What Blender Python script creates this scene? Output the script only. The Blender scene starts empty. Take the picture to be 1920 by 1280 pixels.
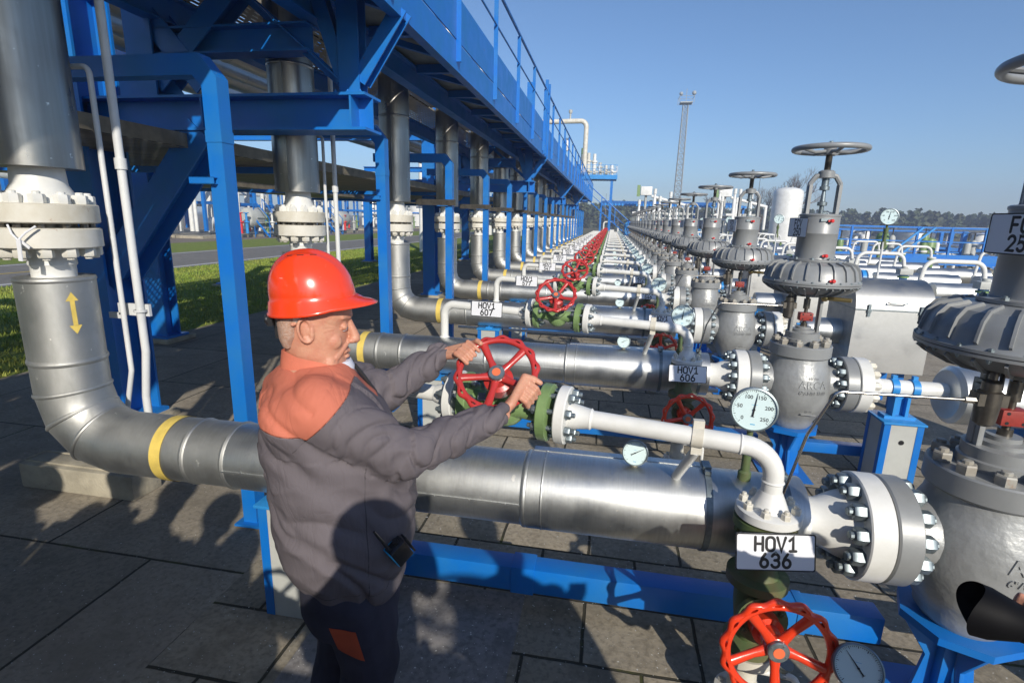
import bpy, bmesh, math, random
from mathutils import Vector, Matrix, noise
random.seed(7)
R = math.radians
sc = bpy.context.scene
# ------------------------------------------------------------ camera
CAMZ = 1.82
a, b, c = R(-10.075), R(-13.016), R(1.502)
f_ = Vector((math.sin(a)*math.cos(b), math.cos(a)*math.cos(b), math.sin(b)))
r_ = Vector((math.cos(a), -math.sin(a), 0)); u_ = r_.cross(f_)
r2 = r_*math.cos(c)+u_*math.sin(c); u2 = -r_*math.sin(c)+u_*math.cos(c)
cd = bpy.data.cameras.new('camera'); cam = bpy.data.objects.new('camera', cd)
sc.collection.objects.link(cam); sc.camera = cam
m3 = Matrix((r2, u2, -f_)).transposed()
cam.matrix_world = Matrix.Translation((0, 0, CAMZ)) @ m3.to_4x4()
cd.sensor_width = 36; cd.lens = 990.4/1920*36; cd.clip_start = .05; cd.clip_end = 3000
# ------------------------------------------------------------ sky, sun, exposure
SUN_EL, SUN_AZ = R(26.5), R(-64)            # azimuth counted from +X
sd = Vector((math.cos(SUN_AZ)*math.cos(SUN_EL), math.sin(SUN_AZ)*math.cos(SUN_EL), math.sin(SUN_EL)))
w = bpy.data.worlds.new('World'); sc.world = w; w.use_nodes = True
nt = w.node_tree; bg = nt.nodes['Background']
sky = nt.nodes.new('ShaderNodeTexSky'); sky.sky_type = 'NISHITA'; sky.sun_disc = False
sky.sun_elevation = SUN_EL; sky.sun_rotation = math.atan2(sd.x, sd.y)
sky.air_density = 1.0; sky.dust_density = .6; sky.ozone_density = 6.0; sky.altitude = 100
nt.links.new(sky.outputs[0], bg.inputs[0]); bg.inputs[1].default_value = .125
sl = bpy.data.lights.new('sun', 'SUN'); sl.energy = 4.7; sl.angle = R(.55); sl.color = (1, .93, .82)
so = bpy.data.objects.new('sun', sl); sc.collection.objects.link(so)
so.rotation_euler = (-sd).to_track_quat('-Z', 'Y').to_euler(); so.location = (5, -10, 20)
sc.view_settings.view_transform = 'Standard'; sc.view_settings.look = 'None'
sc.view_settings.gamma = 1; sc.view_settings.exposure = .10

# ------------------------------------------------------------ materials
def mat(name, col, rough=.5, metal=0., nscale=0., namt=0., bump=0., bscale=60., col2=None, dirt=None, dirt_amt=.0, stretch=None, coat=0., spec=None, rvar=0.):
    m = bpy.data.materials.new(name); m.use_nodes = True
    n = m.node_tree; p = n.nodes['Principled BSDF']; L = n.links
    p.inputs['Base Color'].default_value = (*col, 1); p.inputs['Roughness'].default_value = rough; p.inputs['Metallic'].default_value = metal
    if coat: p.inputs['Coat Weight'].default_value = coat; p.inputs['Coat Roughness'].default_value = .12
    if spec is not None: p.inputs['Specular IOR Level'].default_value = spec
    tc = n.nodes.new('ShaderNodeTexCoord'); mp = n.nodes.new('ShaderNodeMapping')
    L.new(tc.outputs['Object'], mp.inputs[0])
    if stretch: mp.inputs['Scale'].default_value = stretch
    cur = None
    if nscale:
        t = n.nodes.new('ShaderNodeTexNoise'); t.inputs['Scale'].default_value = nscale; t.inputs['Detail'].default_value = 6; t.inputs['Roughness'].default_value = .62
        L.new(mp.outputs[0], t.inputs[0])
        mx = n.nodes.new('ShaderNodeMix'); mx.data_type = 'RGBA'
        cc = col2 or tuple(x*(1-namt) for x in col)
        mx.inputs[6].default_value = (*col, 1); mx.inputs[7].default_value = (*cc, 1)
        rp = n.nodes.new('ShaderNodeValToRGB'); rp.color_ramp.elements[0].position = .38; rp.color_ramp.elements[1].position = .66
        L.new(t.outputs[0], rp.inputs[0]); L.new(rp.outputs[0], mx.inputs[0]); cur = mx.outputs[2]
        if rvar:
            ma = n.nodes.new('ShaderNodeMapRange'); ma.inputs[3].default_value = rough-rvar; ma.inputs[4].default_value = rough+rvar
            L.new(t.outputs[0], ma.inputs[0]); ma.inputs[1].default_value = .3; ma.inputs[2].default_value = .7
            L.new(ma.outputs[0], p.inputs['Roughness'])
    if dirt:
        t2 = n.nodes.new('ShaderNodeTexNoise'); t2.inputs['Scale'].default_value = 9 if nscale == 0 else nscale*.55+5; t2.inputs['Detail'].default_value = 9; t2.inputs['Roughness'].default_value = .7
        L.new(tc.outputs['Object'], t2.inputs[0])
        r3 = n.nodes.new('ShaderNodeValToRGB'); r3.color_ramp.elements[0].position = .66-dirt_amt*.1; r3.color_ramp.elements[1].position = .72
        L.new(t2.outputs[0], r3.inputs[0])
        m2 = n.nodes.new('ShaderNodeMix'); m2.data_type = 'RGBA'; m2.inputs[6].default_value = (*col, 1); m2.inputs[7].default_value = (*dirt, 1)
        if cur: L.new(cur, m2.inputs[6])
        L.new(r3.outputs[0], m2.inputs[0]); cur = m2.outputs[2]
    if cur: L.new(cur, p.inputs['Base Color'])
    if bump:
        t4 = n.nodes.new('ShaderNodeTexNoise'); t4.inputs['Scale'].default_value = bscale; t4.inputs['Detail'].default_value = 5
        L.new(mp.outputs[0], t4.inputs[0]); bp = n.nodes.new('ShaderNodeBump'); bp.inputs['Strength'].default_value = bump; bp.inputs['Distance'].default_value = .01
        L.new(t4.outputs[0], bp.inputs['Height']); L.new(bp.outputs[0], p.inputs['Normal'])
    return m
def cladding(name, col, rough, sx=(1, 1, 1)):
    m = bpy.data.materials.new(name); m.use_nodes = True; n = m.node_tree; p = n.nodes['Principled BSDF']; L = n.links
    p.inputs['Metallic'].default_value = 1
    tc = n.nodes.new('ShaderNodeTexCoord'); mp = n.nodes.new('ShaderNodeMapping'); mp.inputs['Scale'].default_value = sx; L.new(tc.outputs['Object'], mp.inputs[0])
    t = n.nodes.new('ShaderNodeTexNoise'); t.inputs['Scale'].default_value = 3.5; t.inputs['Detail'].default_value = 8; t.inputs['Roughness'].default_value = .6; L.new(tc.outputs['Object'], t.inputs[0])
    t2 = n.nodes.new('ShaderNodeTexNoise'); t2.inputs['Scale'].default_value = 14; t2.inputs['Detail'].default_value = 6; L.new(mp.outputs[0], t2.inputs[0])
    mr = n.nodes.new('ShaderNodeMapRange'); mr.inputs[1].default_value = .3; mr.inputs[2].default_value = .72; mr.inputs[3].default_value = rough-.07; mr.inputs[4].default_value = rough+.16
    L.new(t.outputs[0], mr.inputs[0])
    ad = n.nodes.new('ShaderNodeMath'); ad.operation = 'MULTIPLY_ADD'; ad.inputs[1].default_value = .14; L.new(t2.outputs[0], ad.inputs[0]); L.new(mr.outputs[0], ad.inputs[2]); L.new(ad.outputs[0], p.inputs['Roughness'])
    mx = n.nodes.new('ShaderNodeMix'); mx.data_type = 'RGBA'; mx.inputs[6].default_value = (*col, 1); mx.inputs[7].default_value = (col[0]*.72, col[1]*.73, col[2]*.72, 1)
    L.new(t2.outputs[0], mx.inputs[0])
    # small light scratches and drips
    t3 = n.nodes.new('ShaderNodeTexNoise'); t3.inputs['Scale'].default_value = 30; t3.inputs['Detail'].default_value = 3; L.new(tc.outputs['Object'], t3.inputs[0])
    r3 = n.nodes.new('ShaderNodeValToRGB'); r3.color_ramp.elements[0].position = .72; r3.color_ramp.elements[1].position = .75; L.new(t3.outputs[0], r3.inputs[0])
    m2 = n.nodes.new('ShaderNodeMix'); m2.data_type = 'RGBA'; L.new(mx.outputs[2], m2.inputs[6]); m2.inputs[7].default_value = (.78, .77, .72, 1); L.new(r3.outputs[0], m2.inputs[0])
    L.new(m2.outputs[2], p.inputs['Base Color'])
    bp = n.nodes.new('ShaderNodeBump'); bp.inputs['Strength'].default_value = .13; bp.inputs['Distance'].default_value = .01; L.new(t.outputs[0], bp.inputs['Height'])
    bp2 = n.nodes.new('ShaderNodeBump'); bp2.inputs['Strength'].default_value = .03; bp2.inputs['Distance'].default_value = .004; L.new(t2.outputs[0], bp2.inputs['Height']); L.new(bp.outputs[0], bp2.inputs['Normal']); L.new(bp2.outputs[0], p.inputs['Normal'])
    return m
ALU = cladding('aluminium_cladding', (.68, .69, .68), .33, (9, .6, .6))
ALUV = cladding('aluminium_cladding_vertical', (.40, .39, .365), .25, (5, 5, .2))
ALUG = cladding('weathered_cladding', (.54, .54, .52), .46, (4, 1, 1))
BLUE = mat('blue_paint', (.003, .145, .54), .42, nscale=3.5, col2=(.012, .165, .47), bump=.05, bscale=45, dirt=(.10, .075, .06), dirt_amt=-.22, rvar=.12)
LBLUE = mat('light_blue_paint', (.03, .27, .66), .42, nscale=7, namt=.2, dirt=(.2, .22, .2), dirt_amt=.1)
WHITE = mat('white_paint', (.75, .75, .72), .38, nscale=5, col2=(.64, .64, .60), bump=.04, bscale=60, dirt=(.42, .27, .12), dirt_amt=-.25)
WRUST = mat('stained_white_paint', (.66, .64, .57), .45, nscale=5, col2=(.54, .50, .40), bump=.05, bscale=50, dirt=(.30, .14, .04), dirt_amt=.5)
GREEN = mat('olive_green_paint', (.20, .31, .12), .42, nscale=9, namt=.25, bump=.08, bscale=70, dirt=(.08, .09, .04), dirt_amt=.1)
DGREEN = mat('dirty_green_paint', (.09, .14, .055), .5, nscale=9, col2=(.15, .12, .06), bump=.1, bscale=60)
RED = mat('red_paint', (.50, .040, .035), .33, nscale=12, namt=.18, bump=.05, bscale=80, coat=.3, dirt=(.55, .2, .17), dirt_amt=-.25)
ORED = mat('bright_red_paint', (.86, .055, .014), .28, nscale=10, namt=.2, coat=.5, bump=.05, bscale=60)
GREY = mat('grey_casting_paint', (.37, .38, .375), .40, metal=.3, nscale=6, namt=.25, bump=.28, bscale=32, dirt=(.22, .2, .15), dirt_amt=-.1)
GREYS = mat('grey_smooth_paint', (.28, .29, .29), .40, metal=.12, nscale=5, namt=.14, bump=.03, bscale=60, dirt=(.5, .38, .12), dirt_amt=-.5)
PGREY = mat('pale_grey_paint', (.46, .47, .44), .5, nscale=4, namt=.15, dirt=(.25, .22, .18), dirt_amt=0)
CONDUIT = mat('light_grey_pipe_paint', (.66, .67, .66), .4, nscale=6, namt=.1)
ZINC = mat('galvanised_steel', (.27, .32, .34), .42, metal=.7, nscale=30, namt=.35)
GRUST = mat('rusty_grey_paint', (.36,.35,.31), .5, nscale=9, col2=(.30,.27,.22), bump=.1, bscale=60, dirt=(.26,.10,.03), dirt_amt=.9)
STEEL = mat('dark_steel', (.22, .20, .17), .38, metal=.9, nscale=20, namt=.4)
STAIN = mat('stainless_tube', (.55, .52, .47), .25, metal=1.)
BRASS = mat('brass', (.55, .42, .18), .35, metal=.9)
BLACK = mat('black_plastic', (.018, .018, .02), .35, coat=.2)
RUBBER = mat('matte_black', (.02, .02, .022), .6)
YEL = mat('yellow_paint', (.75, .56, .13), .45, nscale=18, namt=.2, dirt=(.5, .45, .3), dirt_amt=0)
SIGNW = mat('sign_white', (.78, .79, .82), .35, nscale=3, namt=.06)
INK = mat('sign_black', (.012, .012, .014), .45)
DIAL = mat('gauge_dial', (.62, .76, .76), .35)
REDP = mat('red_marker', (.6, .03, .03), .4)
LIGHTBLUE = mat('radio_blue', (.02, .35, .62), .35)
CONC = mat('concrete', (.42, .38, .29), .85, nscale=5, namt=.35, bump=.4, bscale=50, dirt=(.12, .10, .06), dirt_amt=.2)
TRAYM = mat('cable_tray_steel', (.30, .26, .19), .5, metal=.3, nscale=6, namt=.4)
DECKM = mat('deck_plate', (.24, .27, .26), .55, metal=.4, nscale=8, namt=.3, bump=.2, bscale=120)
ORANGE_SLIP = mat('orange_cap', (.8, .16, .06), .5)

# ------------------------------------------------------------ mesh building
class MB:
    def __init__(s): s.v = []; s.f = []; s.T = None
    def add(s, vs, fs):
        o = len(s.v)
        s.v += [tuple(s.T @ Vector(q)) if s.T else tuple(q) for q in vs]
        s.f += [tuple(i+o for i in q) for q in fs]; return s
    def box(s, c, sz, rot=None):
        x, y, z = [k/2 for k in sz]; c = Vector(c)
        P = [Vector(p) for p in ((-x,-y,-z),(x,-y,-z),(x,y,-z),(-x,y,-z),(-x,-y,z),(x,-y,z),(x,y,z),(-x,y,z))]
        if rot: P = [rot @ p for p in P]
        return s.add([c+p for p in P], [(3,2,1,0),(4,5,6,7),(0,1,5,4),(1,2,6,5),(2,3,7,6),(3,0,4,7)])
    def bb(s, x0, x1, y0, y1, z0, z1): return s.box(((x0+x1)/2,(y0+y1)/2,(z0+z1)/2), (x1-x0,y1-y0,z1-z0))
    def frame(s, d, up=None):
        d = Vector(d).normalized(); up = Vector(up) if up else (Vector((0,0,1)) if abs(d.z) < .9 else Vector((0,1,0)))
        x = up.cross(d).normalized(); y = d.cross(x); return x, y, d
    def lathe(s, prof, o, d, n=24, up=None, caps=True, ang=None):
        x, y, d = s.frame(d, up); o = Vector(o); vs = []; fs = []; k = len(prof)
        for (r, h) in prof:
            for i in range(n):
                t = 2*math.pi*i/n; vs.append(o+d*h+(x*math.cos(t)+y*math.sin(t))*r)
        for j in range(k-1):
            for i in range(n):
                i2 = (i+1) % n; fs.append((j*n+i, j*n+i2, (j+1)*n+i2, (j+1)*n+i))
        if caps:
            if prof[0][0] > 1e-5: fs.append(tuple(range(n-1, -1, -1)))
            if prof[-1][0] > 1e-5: fs.append(tuple((k-1)*n+i for i in range(n)))
        return s.add(vs, fs)
    def cyl(s, p0, p1, r, r1=None, n=16):
        p0 = Vector(p0); p1 = Vector(p1); d = p1-p0; return s.lathe([(r, 0), (r if r1 is None else r1, d.length)], p0, d, n)
    def tube(s, path, r, n=16, closed=False, caps=True, rs=None):
        P = [Vector(p) for p in path]; m = len(P); vs = []; fs = []; prev = None
        for i in range(m):
            if closed: t = (P[(i+1) % m]-P[i-1]).normalized()
            elif i == 0: t = (P[1]-P[0]).normalized()
            elif i == m-1: t = (P[-1]-P[-2]).normalized()
            else: t = ((P[i+1]-P[i]).normalized()+(P[i]-P[i-1]).normalized()).normalized()
            if prev is None: x, y, _ = s.frame(t)
            else:
                x = prev-t*prev.dot(t); x = x.normalized(); y = t.cross(x)
            prev = x
            k = 1.
            if not closed and 0 < i < m-1:
                cz = t.dot((P[i+1]-P[i]).normalized()); k = 1/max(cz, .5)
                ax = (P[i+1]-P[i]).cross(P[i]-P[i-1])
                if ax.length > 1e-9:
                    side = ax.normalized().cross(t)
                else: side = None
            else: side = None
            rr = rs[i] if rs else r
            for j in range(n):
                q = (x*math.cos(2*math.pi*j/n)+y*math.sin(2*math.pi*j/n))*rr
                if side is not None: q = q+side*(q.dot(side)*(k-1))
                vs.append(P[i]+q)
        for i in range(m if closed else m-1):
            i2 = (i+1) % m
            for j in range(n):
                j2 = (j+1) % n; fs.append((i*n+j, i*n+j2, i2*n+j2, i2*n+j))
        if caps and not closed: fs.append(tuple(range(n-1, -1, -1))); fs.append(tuple((m-1)*n+j for j in range(n)))
        return s.add(vs, fs)
    def sphere(s, c, r, n=16, sc=(1,1,1), rot=None):
        c = Vector(c); vs = []; fs = []; m = n//2
        for i in range(1, m):
            for j in range(n):
                t = math.pi*i/m; q = Vector((math.sin(t)*math.cos(2*math.pi*j/n)*r*sc[0], math.sin(t)*math.sin(2*math.pi*j/n)*r*sc[1], math.cos(t)*r*sc[2]))
                vs.append(c+(rot @ q if rot else q))
        for i in range(m-2):
            for j in range(n): fs.append((i*n+j, (i+1)*n+j, (i+1)*n+(j+1) % n, i*n+(j+1) % n))
        for e, base in ((1, 0), (-1, (m-2)*n)):
            q = Vector((0, 0, e*r*sc[2])); vs.append(c+(rot @ q if rot else q)); k = len(vs)-1
            for j in range(n):
                fs.append((k, base+j, base+(j+1) % n) if e > 0 else (k, base+(j+1) % n, base+j))
        return s.add(vs, fs)
    def caps(s, p0, p1, r0, r1, n=14):
        p0 = Vector(p0); p1 = Vector(p1); d = p1-p0; L = d.length; pr = [(1e-6, -r0)]
        for i in range(1, 5): t = math.pi/2*i/5; pr.append((r0*math.sin(t), -r0*math.cos(t)))
        pr.append((r0, 0)); pr.append((r1, L))
        for i in range(4, 0, -1): t = math.pi/2*i/5; pr.append((r1*math.sin(t), L+r1*math.cos(t)))
        pr.append((1e-6, L+r1)); return s.lathe(pr, p0, d, n)
    def prism(s, poly, o, x, y, h):
        x = Vector(x); y = Vector(y); n = x.cross(y).normalized()*h; o = Vector(o); k = len(poly)
        vs = [o+x*p[0]+y*p[1] for p in poly]; vs += [q+n for q in vs]
        return s.add(vs, [tuple(range(k-1, -1, -1)), tuple(range(k, 2*k))]+[(i, (i+1) % k, (i+1) % k+k, i+k) for i in range(k)])
    def nut(s, c, d, r, h, stud=.0):
        d = Vector(d).normalized(); c = Vector(c)
        s.lathe([(r*.93, 0), (r, h*.12), (r, h*.85), (r*.88, h)], c, d, 6)
        if stud: s.lathe([(r*.52, 0), (r*.52, stud*.8), (r*.4, stud)], c+d*h, d, 10)
        return s
    def ibeam(s, p0, p1, h, bw, tf=.014, tw=.009, up=(0,0,1)):
        p0 = Vector(p0); p1 = Vector(p1); x, y, d = s.frame(p1-p0, up); L = (p1-p0).length
        H = h/2; B = bw/2; t = tw/2
        poly = [(-B,-H),(B,-H),(B,-H+tf),(t,-H+tf),(t,H-tf),(B,H-tf),(B,H),(-B,H),(-B,H-tf),(-t,H-tf),(-t,-H+tf),(-B,-H+tf)]
        k = 12; vs = [p0+x*q[0]+y*q[1] for q in poly]; vs += [q+d*L for q in vs]
        return s.add(vs, [tuple(range(k-1, -1, -1)), tuple(range(k, 2*k))]+[(i, (i+1) % k, (i+1) % k+k, i+k) for i in range(k)])
    def bar(s, p0, p1, wx, wy, up=None):
        p0 = Vector(p0); p1 = Vector(p1); x, y, d = s.frame(p1-p0, up); L = (p1-p0).length; x = x*wx/2; y = y*wy/2
        vs = [p0-x-y, p0+x-y, p0+x+y, p0-x+y]; vs += [q+d*L for q in vs]
        return s.add(vs, [(3,2,1,0),(4,5,6,7),(0,1,5,4),(1,2,6,5),(2,3,7,6),(3,0,4,7)])
    def mesh(s, name, bevel=0, ang=38, smooth=True):
        me = bpy.data.meshes.new(name); me.from_pydata(s.v, [], s.f); me.update()
        if bevel:
            bm = bmesh.new(); bm.from_mesh(me); bmesh.ops.remove_doubles(bm, verts=bm.verts, dist=1e-5)
            ed = [e for e in bm.edges if len(e.link_faces) == 2 and e.calc_face_angle(0) > R(50)]
            bmesh.ops.bevel(bm, geom=ed, offset=bevel, segments=2, affect='EDGES', profile=.6); bm.to_mesh(me); bm.free()
        if smooth: me.shade_smooth(); me.set_sharp_from_angle(angle=R(ang))
        return me
col = sc.collection
def tag(o, label=None, cat=None, group=None, kind=None):
    if label: o['label'] = label
    if cat: o['category'] = cat
    if group: o['group'] = group
    if kind: o['kind'] = kind
    elif cat: o['kind'] = 'thing'
    return o
def empty(name, loc=(0,0,0), label=None, cat=None, group=None, rz=0):
    o = bpy.data.objects.new(name, None); col.objects.link(o); o.location = loc; o.rotation_euler = (0, 0, rz); o.empty_display_size = .1
    return tag(o, label, cat, group)
def part(name, mb, m, parent=None, bevel=0, ang=38, label=None, loc=None, smooth=True):
    me = mb.mesh(name, bevel, ang, smooth) if isinstance(mb, MB) else mb
    if m: me.materials.append(m)
    o = bpy.data.objects.new(name, me); col.objects.link(o); setp(o, parent)
    if loc: o.location = loc
    if label: o['label'] = label
    return o
KIDS = {}
def kids(o): return KIDS.get(o.name, [])
def setp(o, p):
    o.parent = p
    if p: KIDS.setdefault(p.name, []).append(o)
    return o
def tree(o): return [(ch, tree(ch)) for ch in kids(o)]
def dup(tr, root, loc=None, label=None, rz=None, scale=None, drop=()):
    def rec(o, ks, par):
        c_ = o.copy(); col.objects.link(c_); setp(c_, par)
        for k, kk in ks:
            if k.name.split('.')[0] not in drop: rec(k, kk, c_)
        return c_
    r = rec(root, tr, None)
    if loc is not None: r.location = loc
    if label: r['label'] = label
    if rz is not None: r.rotation_euler = (0, 0, rz)
    if scale: r.scale = scale
    return r
def fillet(pts, r, n=8):
    P = [Vector(p) for p in pts]; out = [P[0]]
    for i in range(1, len(P)-1):
        A = (P[i-1]-P[i]).normalized(); B = (P[i+1]-P[i]).normalized(); th = A.angle(B)
        t = r/math.tan(th/2); p0 = P[i]+A*t; p1 = P[i]+B*t; bis = (A+B).normalized(); C = P[i]+bis*(r/math.sin(th/2))
        v0 = p0-C; v1 = p1-C; ax = v0.cross(v1).normalized(); tot = v0.angle(v1)
        for k in range(n+1): out.append(C+Matrix.Rotation(tot*k/n, 3, ax) @ v0)
    out.append(P[-1]); return out
_sc2 = bpy.data.scenes.new('workbench')
def baked(o):
    _sc2.collection.objects.link(o); vl = _sc2.view_layers[0]; vl.update(); me = bpy.data.meshes.new_from_object(o.evaluated_get(vl.depsgraph)); bpy.data.objects.remove(o); return me
_tc = {}
GL = {}
def _el(cx, cy, rx, ry, a0, a1, n=10): return [(cx+rx*math.cos(R(a0+(a1-a0)*k/n)), cy+ry*math.sin(R(a0+(a1-a0)*k/n))) for k in range(n+1)]
def _oo(x0, x1, y0, y1, r=.27, closed=True):
    return _el(x1-r,y1-r,r,r,90,0,5)+_el(x1-r,y0+r,r,r,0,-90,5)+_el(x0+r,y0+r,r,r,-90,-180,5)+_el(x0+r,y1-r,r,r,180,90,5)
GL['H'] = [[(0,0),(0,1)],[(.56,0),(.56,1)],[(0,.5),(.56,.5)]]; GL['O'] = [_oo(0,.60,0,1)]; GL['0'] = [_oo(0,.54,0,1)]; GL['V'] = [[(-.03,1),(.28,0),(.59,1)]]
GL['1'] = [[(.05,.76),(.32,1),(.32,0)],[(.08,0),(.54,0)]]; GL['F'] = [[(.54,1),(0,1),(0,0)],[(0,.5),(.46,.5)]]; GL['C'] = [_el(.28,.72,.28,.28,12,90,5)+_el(.28,.72,.28,.28,90,180,5)+_el(.28,.28,.28,.28,180,270,5)+_el(.28,.28,.28,.28,270,348,5)]
GL['2'] = [_el(.27,.73,.27,.27,170,0,8)+_el(.27,.73,.27,.27,0,-38,4)+[(0,0),(.56,0)]]; GL['3'] = [_el(.26,.74,.26,.26,160,-62,9), _el(.26,.285,.29,.285,72,-160,10)+[], [(.2,.53),(.34,.53)]]
GL['4'] = [[(.34,1),(0,.27),(.56,.27)],[(.42,.5),(.42,0)]]; GL['5'] = [[(.50,1),(.06,1),(.03,.53)]+_el(.26,.31,.28,.31,125,-150,12)]; GL['6'] = [_el(.27,.30,.27,.30,0,360,18), [(.03,.42),(.12,.68),(.34,1)]]
GL['7'] = [[(0,1),(.54,1),(.18,0)]]; GL['8'] = [_el(.27,.75,.23,.25,0,360,16), _el(.27,.27,.27,.27,0,360,16)]; GL['9'] = [_el(.27,.70,.27,.30,0,360,18), [(.51,.58),(.42,.32),(.20,0)]]
GL[' '] = []
def stroke_text(t, h, pitch=.84, w=.108):
    key = ('st', t, h)
    if key in _tc: return _tc[key]
    mb = MB(); n = len(t); tot = (n-1)*pitch+.56
    for i, ch in enumerate(t):
        for s_ in GL[ch]:
            P = [((x+i*pitch-tot/2)*h, (y-.5)*h, 0) for x, y in s_]
            mb.tube(P, w*h, 8)
            for q in (P[0], P[-1]): mb.sphere(q, w*h, 8)
    mb.v = [(x, y, z*.09) for x, y, z in mb.v]
    _tc[key] = mb.mesh('lettering', smooth=False); return _tc[key]
def text_mesh(txt, size, ext=.0012, bold=.0, space=1.0):
    key = (txt, size, ext, bold, space)
    if key in _tc: return _tc[key]
    cu = bpy.data.curves.new('lettering', 'FONT'); cu.body = txt; cu.size = size; cu.extrude = ext; cu.offset = bold*size; cu.align_x = 'CENTER'; cu.align_y = 'CENTER'
    cu.space_character = space; cu.space_line = .92; cu.resolution_u = 3
    me = baked(bpy.data.objects.new('tmp', cu)); bpy.data.curves.remove(cu); me.name = 'lettering'; _tc[key] = me; return me
ORD = ['first','second','third','fourth','fifth','sixth','seventh','eighth','ninth','tenth','eleventh','twelfth','thirteenth','fourteenth','fifteenth','sixteenth','seventeenth','eighteenth','nineteenth','twentieth','twenty-first','twenty-second','twenty-third']
NR = 19; S = 2.0
def rowname(i): return ORD[i]+' pipe row' if i < len(ORD) else 'farthest pipe row'
# ------------------------------------------------------------ ground
def ground_mat(name, c1, c2, brick=None, mortar=(.045,.042,.03), off=.5, speck=True, rough=.88, wear=None, mw=.012, shift=(0,0,0)):
    m = bpy.data.materials.new(name); m.use_nodes = True; n = m.node_tree; p = n.nodes['Principled BSDF']; L = n.links
    p.inputs['Roughness'].default_value = rough; p.inputs['Specular IOR Level'].default_value = .3
    tc = n.nodes.new('ShaderNodeTexCoord'); mp = n.nodes.new('ShaderNodeMapping'); mp.inputs['Location'].default_value = shift; L.new(tc.outputs['Object'], mp.inputs[0])
    def noi(sc_, det=8, ro=.6):
        t = n.nodes.new('ShaderNodeTexNoise'); t.inputs['Scale'].default_value = sc_; t.inputs['Detail'].default_value = det; t.inputs['Roughness'].default_value = ro; L.new(tc.outputs['Object'], t.inputs[0]); return t
    def ramp(src, a0, a1):
        r = n.nodes.new('ShaderNodeMapRange'); r.inputs[1].default_value = a0; r.inputs[2].default_value = a1; L.new(src, r.inputs[0]); return r.outputs[0]
    def mix(A, B, fac):
        x = n.nodes.new('ShaderNodeMix'); x.data_type = 'RGBA'
        for k, v in ((6, A), (7, B)):
            if isinstance(v, tuple): x.inputs[k].default_value = (*v, 1)
            else: L.new(v, x.inputs[k])
        L.new(fac, x.inputs[0]); return x.outputs[2]
    n1 = noi(1.1, 10, .65); n2 = noi(38, 4); cur = mix(c1, c2, ramp(n1.outputs[0], .35, .65))
    cur = mix(cur, tuple(x*.48 for x in c1), ramp(n2.outputs[0], .46, .74))
    n9 = noi(4.2, 9, .72); cur = mix(cur, tuple(x*.55 for x in c1), ramp(n9.outputs[0], .50, .66))
    hgt = n2.outputs[0]
    if wear: n3 = noi(2.3, 7, .7); cur = mix(cur, wear, ramp(n3.outputs[0], .58, .70))
    if brick:
        # wobble the joints a little
        n5 = noi(6, 5); vm = n.nodes.new('ShaderNodeVectorMath'); vm.operation = 'MULTIPLY_ADD'; vm.inputs[1].default_value = (.014,.014,0)
        L.new(n5.outputs[1], vm.inputs[0]); L.new(mp.outputs[0], vm.inputs[2])
        br = n.nodes.new('ShaderNodeTexBrick'); br.inputs['Scale'].default_value = 1; br.inputs['Brick Width'].default_value = brick[0]; br.inputs['Row Height'].default_value = brick[1]
        br.inputs['Mortar Size'].default_value = mw; br.inputs['Mortar Smooth'].default_value = .4; br.offset = off
        br.inputs['Color1'].default_value = (1,1,1,1); br.inputs['Color2'].default_value = (.72,.74,.75,1); br.inputs['Mortar'].default_value = (1,1,1,1)
        L.new(vm.outputs[0], br.inputs[0])
        mu = n.nodes.new('ShaderNodeMix'); mu.data_type = 'RGBA'; mu.blend_type = 'MULTIPLY'; mu.inputs[0].default_value = 1; L.new(cur, mu.inputs[6]); L.new(br.outputs[0], mu.inputs[7]); cur = mu.outputs[2]
        n6 = noi(3.1, 6); mos = mix(mortar, (.075,.08,.02), ramp(n6.outputs[0], .55, .68)); cur = mix(cur, mos, br.outputs['Fac'])
    if speck:
        n4 = noi(75, 2, .5); cur = mix(cur, (.62,.62,.58), ramp(n4.outputs[0], .705, .725))
        n7 = noi(3.6, 6, .7); cur = mix(cur, (.05,.048,.04), ramp(n7.outputs[0], .70, .73))
    L.new(cur, p.inputs['Base Color'])
    bp = n.nodes.new('ShaderNodeBump'); bp.inputs['Strength'].default_value = .5; bp.inputs['Distance'].default_value = .006; L.new(hgt, bp.inputs['Height']); nb = bp.outputs[0]
    if brick:
        b2 = n.nodes.new('ShaderNodeBump'); b2.invert = True; b2.inputs['Strength'].default_value = .8; b2.inputs['Distance'].default_value = .012; L.new(br.outputs['Fac'], b2.inputs['Height']); L.new(nb, b2.inputs['Normal']); nb = b2.outputs[0]
    L.new(nb, p.inputs['Normal']); return m
def sheet(name, x0, x1, y0, y1, z, m, kind='structure', label=None, cat=None):
    mb = MB(); mb.add([(x0,y0,z),(x1,y0,z),(x1,y1,z),(x0,y1,z)], [(0,1,2,3)])
    o = part(name, mb, m, smooth=False); return tag(o, label, cat, kind=kind)
G_CONC = ground_mat('slab_concrete', (.42,.365,.28), (.27,.235,.19), brick=(1.75,1.32), off=.38, shift=(.55,.52,0), mw=.009)
G_PAVE = ground_mat('paving_concrete', (.42,.36,.265), (.285,.25,.195), brick=(.50,.38), off=.5, mw=.009)
G_PATCH = ground_mat('new_concrete', (.28,.265,.255), (.20,.19,.185), speck=True)
G_ROAD = ground_mat('road_asphalt', (.25,.235,.21), (.20,.19,.17), speck=False)
G_GRASS = ground_mat('lawn_turf', (.17,.25,.03), (.24,.26,.055), speck=False, rough=.95, wear=(.14,.12,.05))
G_FIELD = ground_mat('field_earth', (.13,.13,.06), (.20,.17,.11), speck=False, rough=.95)
G_YARD = ground_mat('yard_concrete', (.26,.22,.18), (.20,.17,.14), speck=False)
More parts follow.
